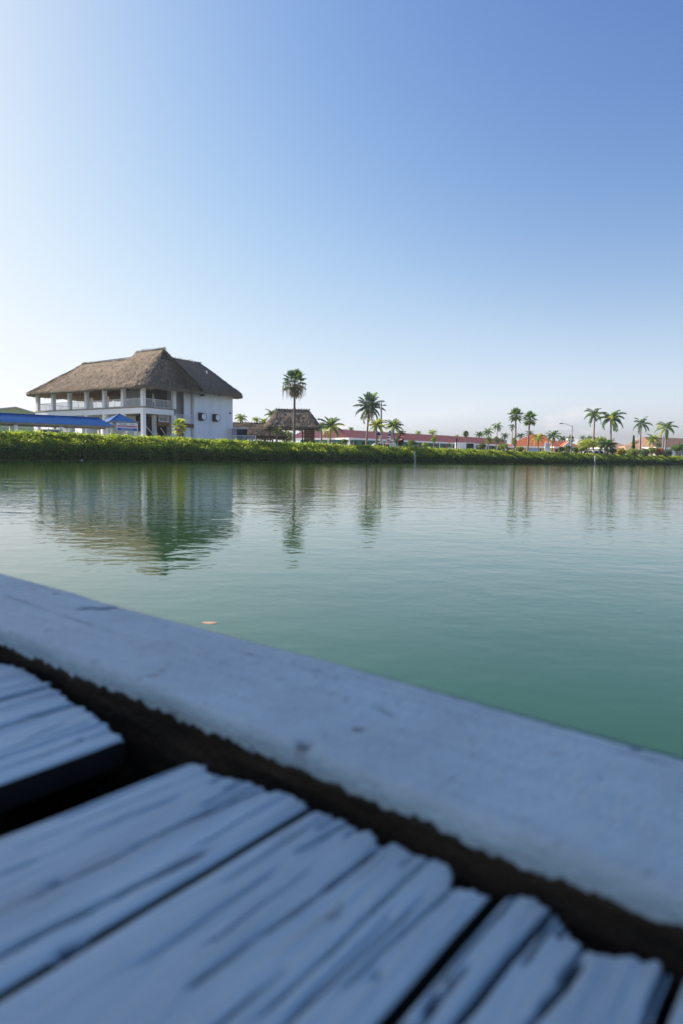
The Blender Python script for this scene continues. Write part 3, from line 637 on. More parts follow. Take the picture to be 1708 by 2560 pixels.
palm('c', 804, 1064, 112, 13, 804, 'dark palm head at the right eave of the raised hut', (0, 0, 4), 11)
palm('c', 878, 1073, 160, 8, 878, 'tiny palm over the red roof left of the ragged palm', (1,), 12)
palm('c', 1046, 1083, 175, 9, 1046, 'tiny palm at the near end of the long red roof', (1, 2), 13)
palm('c', 1081, 1082, 172, 12, 1081, 'spiky small palm rising over the long red roof', (1, 0, 2), 14)
palm('f', 1085, 1098, 112, 9, 1085, 'short yellow fan palm in front of the long red roof', (1, 2), 15, trunkr=.09)
palm('c', 1143, 1091, 175, 7, 1143, 'little bright palm over the roof left of the dark fan palm', (2, 1), 16)
palm('f', 1165, 1084, 140, 9, 1165, 'dark fan palm standing over the white trailer', (4, 0), 17, dead=.4, trunkr=.12)
palm('c', 1199, 1087, 165, 13, 1199, 'bushy blue green palm behind the right half of the red roof', (4, 0, 1), 18)
palm('c', 1221, 1080, 165, 15, 1221, 'loose palm beside the slender pale trunked palm', (4, 1, 0), 19)
palm('r', 1244, 1067, 160, 16, 1240, 'slender pale trunked palm above the end of the red roof', (0, 1), 20, tm=m_trunkg, nf=13, trunkr=.12)
palm('f', 1222, 1101, 125, 11, 1222, 'short fan palm in front of the red roof end', (1, 2, 0), 21, trunkr=.09)
palm('f', 1241, 1100, 128, 10, 1241, 'dull short fan palm nearest the red roof corner', (0, 1, 3), 22, trunkr=.09)
palm('c', 1262, 1090, 160, 11, 1262, 'leafy palm filling the gap between red and terracotta roofs', (1, 0), 23)
palm('f', 1290, 1038, 133, 21, 1288, 'tall fan palm, left one of the pair before the terracotta roof', (0, 1, 0), 24, trunkr=.17, nf=36)
palm('f', 1325, 1047, 131, 21, 1318, 'leaning tall fan palm, right one of the pair before the terracotta roof', (0, 0, 1), 25, trunkr=.17, nf=34)
palm('r', 1281, 1067, 150, 12, 1282, 'thin pale palm beneath the left tall fan palm', (0, 4), 26, tm=m_trunkg, nf=12, trunkr=.1)
palm('f', 1286, 1103, 124, 10, 1287, 'squat yellowish fan palm at the foot of the tall pair', (1, 3, 2), 27, trunkr=.1)
palm('c', 1301, 1090, 168, 12, 1301, 'blue green palm behind the terracotta roof left slope', (4, 0), 28)
palm('c', 1325, 1085, 170, 13, 1325, 'dark palm behind the leaning fan palm trunk', (0, 4), 29)
palm('c', 1346, 1096, 128, 20, 1346, 'yellow green palm in front of the terracotta roof by the blue panel', (2, 1, 2), 30, nf=15, trunkr=.1)
palm('c', 1383, 1090, 134, 22, 1378, 'dark windswept palm right of the white sign', (0, 0, 1), 31, wind=.2, nf=16, trunkr=.12)
palm('c', 1407, 1098, 160, 13, 1407, 'low dark palm behind the porch gable', (0,), 32)
palm('f', 1428, 1098, 165, 11, 1428, 'fan palm hidden behind the street light pole', (0, 1), 33)
palm('c', 1421, 1120, 132, 10, 1421, 'small palm growing at the street light foot', (0, 1), 34)
palm('c', 1457, 1094, 200, 8, 1457, 'tiny distant palm over the pale grey roof', (0,), 35)
palm('r', 1487, 1037, 146, 29, 1482, 'royal palm, first of the tall right hand row from the left', (0, 1, 0), 36, wind=.08, tm=m_trunkg, trunkr=.2, nf=15)
palm('r', 1528, 1047, 140, 37, 1526, 'fullest royal palm, second of the tall right hand row', (1, 2, 0, 0), 37, wind=.06, tm=m_trunkg, trunkr=.2, nf=19)
palm('r', 1603, 1060, 152, 29, 1599, 'sparse royal palm right of the cypress', (0, 0, 1), 38, tm=m_trunkg, trunkr=.19, nf=12)
palm('r', 1667, 1070, 150, 29, 1662, 'rightmost tall royal palm before the brown roof', (1, 0, 0, 2), 39, tm=m_trunkg, trunkr=.19, nf=16)
palm('c', 1634, 1098, 148, 19, 1630, 'short arching palm between the two rightmost royal palms', (1, 0, 2), 40, trunkr=.12)
palm('c', 1595, 1107, 185, 9, 1596, 'small palm beside the cypress', (0,), 41)
palm('d', 1518, 1114, 138, 24, 1518, 'broad bushy date palm low above the hedge', (0, 1, 4), 42, nf=34, trunkr=.3)
palm('d', 1706, 1120, 150, 17, 1708, 'bushy palm cut off by the right edge', (0, 1), 43, nf=26)
palm('c', 1646, 1112, 170, 10, 1646, 'small palm in front of the white gable wall', (0,), 44)
palm('f', 449, 1066, 79, 24, 454, 'sunlit young fan palm in front of the white columns', (2, 2, 1), 45, trunkr=.3, nf=24)

def bush(name, label, px, py, D, w, hpx, mats_, n=900, seed=1, cone=False, trunk=False, cat='bush'):
    D = DD(px, D); top = at(px, py, D); b0 = Vector((top.x, D, GZ)); o = thing(name, label, cat, b0); rg = np.random.default_rng(seed)
    Wm = w * D / FPX / 2; Hm_ = top.z - GZ; zlow = (Hm_ - hpx * D / FPX)
    u = rg.normal(size=(n, 3)); u /= np.linalg.norm(u, axis=1)[:, None]; r_ = rg.random(n) ** .35
    r_ *= 1 + .25 * np.array([nz(a * 2.3, b_ * 2.3, c * 2.3 + seed) for a, b_, c in u])
    P = u * r_[:, None]
    if cone: z = rg.random(n); th = rg.random(n) * 6.28; rad = (1 - z) ** .7 * (.4 + .6 * rg.random(n)) * np.minimum(1, z * 6 + .4); P = np.c_[np.cos(th) * rad, np.sin(th) * rad, z * 2 - 1]
    P = P * np.array([Wm, Wm, (Hm_ - zlow) / 2]) + np.array([0, 0, (Hm_ + zlow) / 2])
    V, F = leaf_cards(P, rg.uniform(.1, .22, n) * D / 140, rg, True); cards_obj('crown', V, F, rg.integers(0, len(mats_), n), mats_, o)
    mb = MB(); mb.tube([(0, 0, -.1), (.05, 0, max(.4, (Hm_ + zlow) / 2))], [.12, .07], 6)
    for a in range(4): mb.tube([(.02, 0, Hm_ * .3), (Wm * .5 * math.cos(a * 1.6), Wm * .5 * math.sin(a * 1.6), (Hm_ + zlow) / 2)], [.06, .03], 5)
    mb.build('trunk', m_trunk, o); return o
bush('yellow_tree', 'rounded yellow green tree left of the first royal palm', 1468, 1097, 142, 46, 26, [lf_yel, lf_mid, lf_yel], 1500, 1, cat='tree')
bush('yellow_tree', 'yellow leafed tree just right of the first royal palm', 1502, 1090, 150, 36, 30, [lf_yel, lf_mid], 1200, 2, cat='tree')
bush('cypress', 'slim dark pointed cypress between two palms', 1585, 1089, 150, 9, 34, [lf_dark], 900, 3, cone=True, cat='tree')
bush('croton_bush', 'orange and yellow croton bush right of the date palm', 1553, 1120, 140, 24, 18, [lf_yel, lf_mid, mat('leaf_orange', (.35, .13, .02), .6, .3, 2, trans=.3)], 800, 4)
bush('shrub', 'green shrub under the cypress', 1583, 1121, 142, 38, 18, [lf_mid, lf_dark, lf_yel], 900, 5)
bush('shrub', 'dark shrub below the sparse royal palm', 1612, 1122, 145, 24, 18, [lf_dark, lf_mid], 700, 6)
bush('flowering_shrub', 'shrub with red blossoms at the foot of the arching palm', 1645, 1118, 146, 30, 20, [lf_dark, lf_mid, mat('blossom_red', (.5, .08, .03), .6)], 800, 7)
bush('shrub', 'dark shrub in front of the brown roofed house', 1692, 1112, 160, 26, 16, [lf_dark, lf_mid], 700, 8)
bush('shrub', 'low dark shrub beneath the rightmost royal palm', 1665, 1124, 144, 30, 16, [lf_dark, lf_blue], 700, 9)
bush('shrub', 'dark rounded shrub behind the red feather flag', 998, 1092, 103, 26, 22, [lf_dark, lf_blue], 900, 10)
bush('shrub', 'green shrub left of the street light pole', 1404, 1116, 134, 16, 14, [lf_dark, lf_mid], 400, 11)
bush('shrub', 'leafy shrub right of the street light pole', 1440, 1118, 136, 20, 12, [lf_dark, lf_mid], 500, 12)
bush('shrub', 'sunlit shrub beneath the raised hut roof', 716, 1074, 108, 34, 34, [lf_mid, lf_yel, lf_dark], 1200, 13)
bush('shrub', 'green growth between the far left stall posts', 880, 1085, 130, 20, 14, [lf_dark, lf_mid], 400, 14) if False else None
for px_, py_, w_, h_, ml_, lb_ in ((1030, 1100, 22, 14, [lf_dark, lf_mid], 'low green shrub between the small dark palm and the red arcade'), (1064, 1106, 16, 10, [lf_mid, lf_yel], 'little yellow green shrub before the near end of the long arcade'), (1206, 1108, 18, 12, [lf_dark, lf_mid], 'small dark shrub before the arcade just left of the short fan palms'), (1258, 1108, 26, 16, [lf_mid, lf_dark, lf_yel], 'leafy shrub at the corner between arcade and terracotta house'), (1300, 1116, 20, 10, [lf_dark, lf_yel], 'low shrub between the trunks of the tall fan palm pair'), (1455, 1116, 18, 12, [lf_mid, lf_yel], 'bright shrub left of the rounded yellow green tree'), (1530, 1120, 22, 14, [lf_mid, lf_dark], 'green shrub at the foot of the fullest royal palm'), (1630, 1118, 20, 14, [lf_mid, lf_yel], 'yellowish shrub just left of the red flowering shrub'), (862, 1098, 18, 10, [lf_dark, lf_mid], 'low shrub in front of the sun streaked red roof wing')):
    bush('shrub', lb_, px_, py_, 110, w_, h_, ml_, 500, int(px_))
bush('shrub', 'grey green tree mass behind the gap right of the red roof', 1252, 1095, 175, 30, 22, [lf_dark, lf_blue], 900, 15)
bush('shrub', 'dim leafy tree behind the yellow trees on the right', 1478, 1090, 185, 30, 24, [lf_dark, lf_mid], 900, 16, cat='tree')

# ------------------------------------------------------------------ poles, lamps, flags, signs
def street_light(label, px, ytop, D, bpx, arm_dx, arm_py, r, armw=.06):
    D = DD(px, D); b0 = P_(bpx, D); o = thing('street_light', label, 'street light', (b0[0], b0[1], GZ), group='street lights')
    top = at(px, ytop, D); bt = Vector((top.x - b0[0], 0, top.z - GZ)); mb = MB(); mb.tube([(0, 0, -.1), bt], [r * 1.3, r * .8], 10); mb.build('pole', m_concrete, o, smooth=True)
    hp = at(px + arm_dx, arm_py, D); e = Vector((hp.x - b0[0], -.3, hp.z - GZ)); a = bt * .97; mb = MB(); pts = []
    for i in range(9):
        u = i / 8; pts.append(Vector((a.x + (e.x - a.x) * u, -.3 * u, a.z + (e.z - a.z) * math.sin(u * math.pi / 2))))
    mb.tube(pts, armw * .7, 6); mb.build('arm', m_metal, o)
    d = Vector((-1 if arm_dx < 0 else 1, 0, 0)); mb = MB(); mb.tube([e - d * .1, e + d * .25, e + d * .6, e + d * .75], [.06, .13, .12, .04], 8); mb.build('lamp_head', m_metal, o); return o
street_light('thick concrete utility pole with curved lamp arm left of centre', 953.5, 1007, 103, 952, -31, 1003.5, .16)
o = bpy.data.objects['street_light']; 
mb = MB(); mb.tube([(.1, 0, 7.75), (.75, 0, 7.75)], .07, 6); mb.tube([(.5, 0, 7.75), (.5, 0, 7.95)], .06, 6); mb.build('side_bracket', m_dark, o)
street_light('tall concrete street light with lamp arm pointing left before the terracotta roof', 1430.5, 1064, 136, 1427.5, -24, 1059, .15)
mb = MB(); tag(mb.tube([(0, 0, 0), (0, 0, (at(1656, 1088, 166).z - GZ))], [.16, .12], 8) or mb.build('utility_pole', m_concrete, None), 'plain grey pole standing left of the rightmost royal palm', 'pole'); bpy.data.objects['utility_pole'].location = (P_(1656, 166)[0], 166, GZ)
m_flagb = mat('flag_blue', (.05, .07, .35), .8, .1, trans=.3); m_flagr = mat('flag_red', (.55, .03, .05), .8, .1, trans=.3); m_flagw = mat('flag_white', (.75, .75, .78), .8, .05, trans=.3)
def feather_flag(label, px0, py0, px1, py1, D, bands, w=.55):
    a = at(px1, py1, D); b_ = at(px0, py0, D); base = Vector((a.x, D, GZ)); o = thing('feather_flag', label, 'flag', base, group='feather flags')
    A_ = a - base; B_ = b_ - base; mb = MB(); mb.tube([(A_.x * 1.0, 0, -.05 - 0), A_, B_], [.04, .03, .015], 6); mb.build('pole', m_metal, o)
    mb = MB(); n = 14
    for i in range(n):
        t0, t1 = i / n, (i + 1) / n
        def q(tt, s): p = A_.lerp(B_, tt); wd = w * (math.sin(math.pi * min(1, tt * .75 + .2))) ** .6 * s; return (p.x + wd, .04 * math.sin(tt * 9), p.z + .04 * s)
        mb.face([q(t0, 0), q(t0, 1), q(t1, 1), q(t1, 0)], bands[i % len(bands)])
    mb.build('banner', [m_flagb, m_flagr, m_flagw], o)
feather_flag('blue, white and red feather flag beside the utility pole', 973, 1077, 964, 1113, 99, [1, 2, 1, 2, 1, 2, 2, 0, 2, 0, 0, 2, 0, 0])
feather_flag('leaning red feather flag with white mark, second from the utility pole', 1005, 1086, 994, 1104, 99, [1, 1, 1, 2, 2, 1, 1, 1, 1, 2, 1, 1, 1, 1], .5)
# sign board
o = thing('white_sign', 'tall white notice board between two posts before the terracotta roof', 'sign', (P_(1368.5, 132)[0], 132, GZ)); zt_ = at(1368, 1104, 132).z - GZ
mb = MB(); mb.box((-.42, 0, .35), (.42, .08, zt_ - .22)); brd = mb.build('board', m_white, o)
for x in (-.48, .48): mb = MB(); mb.box((x - .06, -.02, -.1), (x + .06, .1, zt_)); mb.build('post', m_white, o)
mb = MB(); mb.box((-.3, -.012, zt_ - .68), (.3, -.002, zt_ - .60)); mb.build('stripe', m_flagr, brd)
for k_ in range(3): mb = MB(); mb.box((-.3, -.012, zt_ - .92 - k_ * .2), (.3, -.002, zt_ - .87 - k_ * .2)); mb.build('text_line', m_grey, brd)
m_pblue = mat('pale_blue', (.25, .42, .68), .5, .08)
mb = MB(); mb.box((-.4, -.012, .4), (.4, -.002, 1.1)); mb.build('lower_panel', m_pblue, brd)
o = thing('notice_hoarding', 'low pale blue hoarding between the leaning palm and white sign', 'hoarding', (P_(1336, 131)[0], 131, GZ)); mb = MB(); mb.box((-1.05, 0, .3), (1.05, .06, at(1336, 1121, 131).z - GZ)); mb.build('board', m_pblue, o)
for x in (-.9, .9): mb = MB(); mb.box((x - .04, .07, -.1), (x + .04, .14, 1.6)); mb.build('post', m_metal, o)
# orange lantern / hanging basket
o = thing('round_sign', 'small orange round sign on a thin post before the arcade', 'sign', (P_(1122, 116)[0], 116, GZ)); zt_ = at(1122, 1106, 116).z - GZ
mb = MB(); mb.tube([(0, 0, -.1), (0, 0, zt_)], .04, 6); mb.build('post', m_dark, o); mb = MB(); mb.tube([(0, -.06, zt_), (0, -.03, zt_)], .17, 12); mb.build('disc', mat('orange_paint', (.8, .25, .02), .6), o)
o = thing('dark_post', 'dark bollard like post beside the white trailer', 'post', (P_(1140, 116)[0], 116, GZ)); zt_ = at(1140, 1101, 116).z - GZ
mb = MB(); mb.tube([(0, 0, -.1), (0, 0, zt_)], .1, 8); mb.build('shaft', m_dark, o); mb = MB(); mb.box((-.1, -.1, zt_), (.25, .1, zt_ + .3)); mb.build('head', m_dark, o)
# white trailer / stall
o = thing('white_trailer', 'white box trailer with dark open hatch before the arcade', 'trailer', (P_(1141, 119)[0], 119, GZ)); zt_ = at(1150, 1106, 119).z - GZ
mb = MB(); mb.box((0, 0, .4), (1.75, 2, zt_)); mb.box((1.75, .02, zt_ - .15), (3.3, 2, zt_ - .03)); mb.box((3.1, 0, .4), (3.3, 2, zt_ - .15)); mb.box((1.75, 0, .4), (3.1, 2, .9)); mb.build('body', m_carwhite, o)
mb = MB(); mb.box((1.752, .35, .9), (3.098, .4, zt_ - .151)); mb.build('hatch', m_dark, o)
for x in (.6, 2.6): mb = MB(); mb.tube([(x, -.02, .32), (x, .2, .32)], .32, 14); mb.build('wheel', m_tyre, o)
# hanging dark umbrella near pole
o = thing('parasol', 'dark domed parasol standing left of the utility pole', 'umbrella', (P_(943, 98)[0], 98, GZ)); zt_ = at(943, 1078, 98).z - GZ
mb = MB(); mb.tube([(0, 0, -.1), (0, 0, zt_)], .035, 6); mb.build('pole', m_brown, o); mb = MB()
mb.tube([(0, 0, zt_ - .55), (0, 0, zt_ - .45), (0, 0, zt_ - .2), (0, 0, zt_)], [.5, .48, .3, .04], 12); mb.build('canopy', mat('plum_cloth', (.05, .03, .08), .8), o)

# ------------------------------------------------------------------ cars
def car(label, px, D, rz, bodym, tall=1.5, Lk=4.4, name='parked_car', van=False):
    D = DD(px, D) + 1; o = thing(name, label, 'car' if not van else 'van', (P_(px, D)[0], D, GZ), rz, group='cars parked behind the hedge'); w = .88
    pr = [(0, .35), (.02, .8), (.9, .95), (1.5, tall - .02), (3.2, tall), (3.9, 1.0), (4.35, .95), (4.4, .35)] if not van else [(0, .35), (0, 1.1), (.5, 1.25), (1.1, tall - .1), (1.6, tall), (4.3, tall), (4.4, tall - .15), (4.4, .35)]
    mb = MB(); n = len(pr)
    for sgn in (-1, 1):
        for (x, z) in pr: mb.v.append((x * Lk / 4.4, sgn * (w - max(0, z - .95) * .22), z))
    mb.f.append(tuple(range(n))); mb.f.append(tuple(range(2 * n - 1, n - 1, -1))); mb.m += [0, 0]
    for i in range(n): mb.f.append((i, i + n, (i + 1) % n + n, (i + 1) % n)); mb.m.append(0)
    b_ = mb.build('body', bodym, o)
    md = b_.modifiers.new('bev', 'BEVEL'); md.width = .06; md.segments = 2
    k_ = Lk / 4.4
    for (xa, xb) in ((1.35, 2.25), (2.35, 3.3)):
        for sgn in (-1, 1):
            mb = MB(); z0, z1 = .98, tall - .12; y0, y1 = w + .006, w - (z1 - .95) * .22 + .006
            mb.face([(xa * k_, sgn * y0, z0), (xb * k_ + .1, sgn * y0, z0), (xb * k_ - .05, sgn * y1, z1), (xa * k_ + .2, sgn * y1, z1)]); mb.build('window', m_glass, o)
    for x in (.85, 3.5):
        for sgn in (-1, 1):
            mb = MB(); mb.tube([(x * k_, sgn * (w - .2), .33), (x * k_, sgn * (w + .02), .33)], .33, 14); wh = mb.build('wheel', m_tyre, o)
            mb = MB(); mb.tube([(x * k_, sgn * (w + .01), .33), (x * k_, sgn * (w + .03), .33)], .19, 10); mb.build('rim', m_metal, wh)
    return o
car('silver car roof showing above the hedge below the blue canopy', 62, 61, R(8), m_carsilver, 1.85)
car('white van behind the hedge left of the utility pole', 917, 100, R(4), m_carwhite, 1.95, name='parked_van', van=True)
car('dark car with pale roof behind the short palm at mid left', 800, 96, R(5), m_cardark, 1.75)
car('white car beside the orange round sign', 1108, 118, R(5), m_carwhite, 1.55)
car('white pickup like car right of the street light', 1466, 142, R(5), m_carwhite, 1.9)
car('pale car just left of the yellow green tree', 1440, 142, R(5), m_carsilver, 1.85)
# white piles in the water
for px, yt, lab in ((1037.5, 1128, 'white piling in the water in front of the hedge right of centre'), (1488.5, 1139, 'pale piling in the water below the first royal palm')):
    D = hedge_D(px) - 1.3; z = at(px, yt, D).z; mb = MB(); mb.tube([(0, 0, -1.2), (0, 0, z - .03), (0, 0, z)], [.16, .16, .13], 10); o = mb.build('piling', m_concrete, None, smooth=True); o.location = (P_(px, D)[0], D, 0); tag(o, lab, 'piling')
# floating things
p = on_z(522, 1557, 0); mb = MB(); pts = []
for i in range(16):
    a = i / 16 * 2 * math.pi; pts.append((.023 * math.cos(a) * (1.15 if math.cos(a) > 0 else 1), .014 * math.sin(a),   .0008 + .0006 * math.cos(2 * a)))
mb.face(pts); k_ = len(mb.v); mb.v += [(x, y, z - .0004) for x, y, z in pts]; mb.f.append(tuple(range(k_ + 15, k_ - 1, -1))); mb.m.append(0)
for i in range(16): mb.f.append((i, k_ + i, k_ + (i + 1) % 16, (i + 1) % 16)); mb.m.append(0)
o = mb.build('floating_leaf', mat('leaf_salmon', (.42, .26, .19), .6, .1, 40)); o.location = (p.x, p.y, 0); tag(o, 'salmon coloured leaf floating on the water near the dock rail', 'leaf')
p = on_z(205, 1149.5, 0); p = Vector((P_(205, hedge_D(205) - 1)[0], hedge_D(205) - 1, 0)); mb = MB(); mb.tube([(-.1, 0, .02), (-.07, 0, .04), (.04, 0, .05), (.07, 0, .04), (.09, 0, .035)], [.02, .04, .04, .02, .012], 8); o = mb.build('floating_bottle', m_white, None, smooth=True); o.location = p; tag(o, 'small white bottle floating at the foot of the hedge at left', 'bottle')

# ------------------------------------------------------------------ dock
HR, HP = .235, .27                       # rail top and plank top below the camera
ZR, ZP = HC - HR, HC - HP
dv = Vector((-.7763, .6304, 0)).normalized(); nv = Vector((-dv.y, dv.x, 0)) * -1
if nv.y < 0: nv = -nv
DOCK = thing.__globals__ and math.atan2(dv.y, dv.x)
def sp_(p): return (p.x * dv.x + p.y * dv.y, p.x * nv.x + p.y * nv.y)
def W_(s, p, z): return (dv.x * s + nv.x * p, dv.y * s + nv.y * p, z)
# painted weathered wood: white paint, bare wood below a ragged line, stains
def paint_mat(name, zline=None, col=(.50, .60, .62)):
    m = bpy.data.materials.new(name); m.use_nodes = True; t = m.node_tree; b = t.nodes['Principled BSDF']; b.inputs['Roughness'].default_value = .55; b.inputs['Specular IOR Level'].default_value = .35
    tcn = N(t, 'ShaderNodeTexCoord'); rot = N(t, 'ShaderNodeMapping'); rot.inputs['Rotation'].default_value = (0, 0, -math.atan2(dv.y, dv.x)); t.links.new(tcn.outputs['Object'], rot.inputs[0])
    def noise_(sc, st, det=4.): 
        mp_ = N(t, 'ShaderNodeMapping'); mp_.inputs['Scale'].default_value = st; n = N(t, 'ShaderNodeTexNoise', i_Scale=sc, i_Detail=det); t.links.new(rot.outputs[0], mp_.inputs[0]); t.links.new(mp_.outputs[0], n.inputs['Vector']); return n.outputs[0]
    def rng_(i, a, b_, c=0, d_=1): r = N(t, 'ShaderNodeMapRange'); r.inputs['From Min'].default_value = a; r.inputs['From Max'].default_value = b_; r.inputs['To Min'].default_value = c; r.inputs['To Max'].default_value = d_; t.links.new(i, r.inputs[0]); return r.outputs[0]
    def mixc(f, a, b_):
        x = N(t, 'ShaderNodeMix', data_type='RGBA'); t.links.new(f, x.inputs[0])
        for k_, q in ((6, a), (7, b_)):
            if isinstance(q, tuple): x.inputs[k_].default_value = (*q, 1)
            else: t.links.new(q, x.inputs[k_])
        return x.outputs[2]
    st = (1, 1, 1) if zline is not None else (1, .12, 1)
    c = mixc(rng_(noise_(9, st), .35, .7), col, tuple(k_ * (.85 if zline is not None else .76) for k_ in col)); c = mixc(rng_(noise_(45, (1, 1, 1) if zline is not None else (1, .2, 1), 3), .5, .7, 0, .16 if zline is not None else .3), c, tuple(k_ * .5 for k_ in col))
    if zline is not None: c = mixc(rng_(noise_(110, (.05, 1, .3), 4), .5, .72, 0, .3), c, tuple(k_ * .55 for k_ in col))
    if zline is None: c = mixc(rng_(noise_(150, (1, .03, 1), 4),  .45, .7, 0, .13), c, tuple(k_ * .4 for k_ in col))
    c = mixc(rng_(noise_(70, st if zline is None else (1, .6, 1)), .62, .74, 0, .55), c, (.20, .20, .22))
    c = mixc(rng_(noise_(28, (1, 1, 1), 2), .71, .76, 0, .7), c, (.10, .085, .075))
    if zline is not None:
        sxx = N(t, 'ShaderNodeSeparateXYZ'); t.links.new(tcn.outputs['Object'], sxx.inputs[0])
        ad = N(t, 'ShaderNodeMath', operation='MULTIPLY_ADD'); t.links.new(noise_(75, (1, 1, .3), 6), ad.inputs[0]); ad.inputs[1].default_value = -.024; t.links.new(sxx.outputs[2], ad.inputs[2])
        f = rng_(ad.outputs[0], zline - .012 + .0012, zline - .012 - .0004)
        c = mixc(f, c, mixc(rng_(noise_(30, (.25, 1, 2)), .35, .7), (.020, .015, .010), (.08, .053, .033)))
        f2 = rng_(ad.outputs[0], zline - .002, zline - .012, 0, .5); 
    at_ = N(t, 'ShaderNodeAttribute', attribute_name='wear'); c = mixc(rng_(at_.outputs['Fac'], .15, .9), c, (.045, .05, .06))
    t.links.new(c, b.inputs['Base Color'])
    bb = N(t, 'ShaderNodeBump', i_Strength=1., i_Distance=.0035); t.links.new(noise_(160, (1, .5, 1) if zline is not None else (1, .15, 1), 5), bb.inputs['Height']); t.links.new(bb.outputs[0], b.inputs['Normal'])
    return m
m_rail = paint_mat('rail_paint', ZR - .0225); m_plank = paint_mat('plank_paint', None, (.54, .66, .70))
m_rot = mat('bare_rotten_wood', (.014, .011, .009), .9, .4, 30, stretch=(1, 1, 1))
def segs_px(lst, z):
    out = []
    for (x0, y0, x1, y1, w, dp) in lst: out.append((*sp_(on_z(x0, y0, z)), *sp_(on_z(x1, y1, z)), w, dp))
    return out
def groove(S_, P_a, lst):
    z = np.zeros_like(S_)
    for (a, b_, c, d_, w, dp) in lst:
        ex, ey = c - a, d_ - b_; l2 = ex * ex + ey * ey; tt = np.clip(((S_ - a) * ex + (P_a - b_) * ey) / l2, 0, 1)
        wob = w * .2 * np.sin(tt * 9 + a * 90); dist_ = np.hypot(S_ - (a + ex * tt) + wob, P_a - (b_ + ey * tt)); fade = np.clip(np.minimum(tt, 1 - tt) * 7, .25, 1) 
        z -= dp * np.exp(-(dist_ / w) ** 2) * fade
    return z
def set_wear(o, A_):
    at_ = o.data.attributes.new('wear', 'FLOAT', 'POINT'); at_.data.foreach_set('value', A_.astype(np.float32).ravel())
def narr(A_, B_, sa, sb, off=0.): return np.array([nz(a * sa, b_ * sb, off) for a, b_ in zip(A_.ravel(), B_.ravel())]).reshape(A_.shape)
def grid_obj(name, X, Y_, Z, m, parent=None, closed=False):
    r, c = X.shape; V = np.stack([X, Y_, Z], -1).reshape(-1, 3); idx = np.arange(r * c).reshape(r, c)
    F = np.stack([idx[:-1, :-1], idx[:-1, 1:], idx[1:, 1:], idx[1:, :-1]], -1).reshape(-1, 4)
    o = cards_obj(name, V, F, np.zeros(len(F)), [m], parent); o.data.polygons.foreach_set('use_smooth', [True] * len(F)); return o
# kerb rail
dock = thing('wooden_dock', 'weathered white painted wooden dock in the foreground with kerb rail and a missing board', 'dock')
P_OUT, P_IN = 2.44 * HR, 1.638 * HR
s_r = np.concatenate([np.arange(-1.6, -.1, .02), np.arange(-.1, 1.6, .003), np.arange(1.6, 4.0, .02)])
prof = [(P_OUT - .004, -.15), (P_OUT - .001, -.05), (P_OUT, -.02), (P_OUT, -.008), (P_OUT - .002, -.003), (P_OUT - .006, -.0005)]
ntop = 44; pin2 = P_IN + .006
prof += [(P_OUT - .006 - (P_OUT - .006 - (pin2 + .009)) * i / ntop, 0) for i in range(1, ntop)]
for i in range(9): a = i / 8 * math.pi / 2; prof.append((pin2 + .009 - .009 * math.sin(a) - .003, -.010 * (1 - math.cos(a))))
prof += [(pin2 - .0035 + .0003 * i, -.013 - .0022 * i) for i in range(7)]
prof += [(pin2 - .0005 + .001, -.030), (pin2 + .001, -.04), (pin2 + .002, -.06), (pin2 + .002, -.09), (pin2 + .003, -.16)]
pp = np.array([q[0] for q in prof]); zz = np.array([q[1] for q in prof])
SS, PP = np.meshgrid(s_r, pp, indexing='ij'); ZZ = np.tile(zz, (len(s_r), 1)).copy()
nA = narr(SS, PP, 9, 9); nB = narr(SS, PP + ZZ, 60, 90, 3.); nC = narr(SS, PP, 2.2, 3, 8.); 
topm = (ZZ > -.012)
ZZ += topm * (nA * .0016 + nB * .0011 + narr(SS, PP, 12, 120, 5.) * .0008) + nC * .003
PP2 = PP + nC * .003 + (~topm) * (nA * .002 + nB * .0012) * np.sign(.48 - PP)
gr = segs_px([(0, 1487, 130, 1530, .0016, .004), (130, 1530, 240, 1566, .0012, .0025), (190, 1521, 305, 1518, .006, .007), (560, 1620, 720, 1662, .0014, .003), (720, 1662, 860, 1702, .0014, .0022), (1530, 1870, 1708, 1915, .0016, .0025), (1585, 1865, 1600, 1872, .004, .006), (740, 1850, 780, 1862, .005, .003), (940, 1760, 990, 1790, .004, .002)], ZR)
gz = groove(SS, PP, gr); ZZ += topm * gz
X = dv.x * SS + nv.x * PP2; Yg = dv.y * SS + nv.y * PP2
ro = grid_obj('kerb_rail', X, Yg, ZR + ZZ, m_rail, dock); set_wear(ro, np.clip(-gz / .004, 0, .8) * topm)
# planks
end_px = [(-260, 1560), (0, 1650), (60, 1672), (110, 1700), (125, 1704), (150, 1728), (190, 1756), (213, 1764), (250, 1798), (280, 1820), (305, 1838), (470, 1899), (485, 1899), (520, 1925), (555, 1940), (600, 1950), (640, 1960), (664, 1969), (668, 1980), (700, 1974), (740, 1990), (773, 2006), (776, 2020), (800, 2024), (840, 2040), (862, 2050), (900, 2062), (930, 2085), (956, 2109), (960, 2120), (985, 2104), (1040, 2130), (1100, 2148), (1138, 2168), (1130, 2190), (1122, 2215), (1180, 2222), (1245, 2223), (1257, 2228), (1275, 2229), (1330, 2236), (1370, 2256), (1379, 2270), (1400, 2281), (1418, 2300), (1425, 2340), (1450, 2346), (1462, 2370), (1478, 2368), (1540, 2375), (1600, 2388), (1660, 2402), (1708, 2415), (1900, 2490), (2300, 2640)]
epts = sorted([sp_(on_z(x, y, ZP)) for x, y in end_px]); es = np.array([q[0] for q in epts]); ep = np.array([q[1] for q in epts])
def p_end(s): return np.interp(s, es, ep, left=ep[0], right=ep[-1])
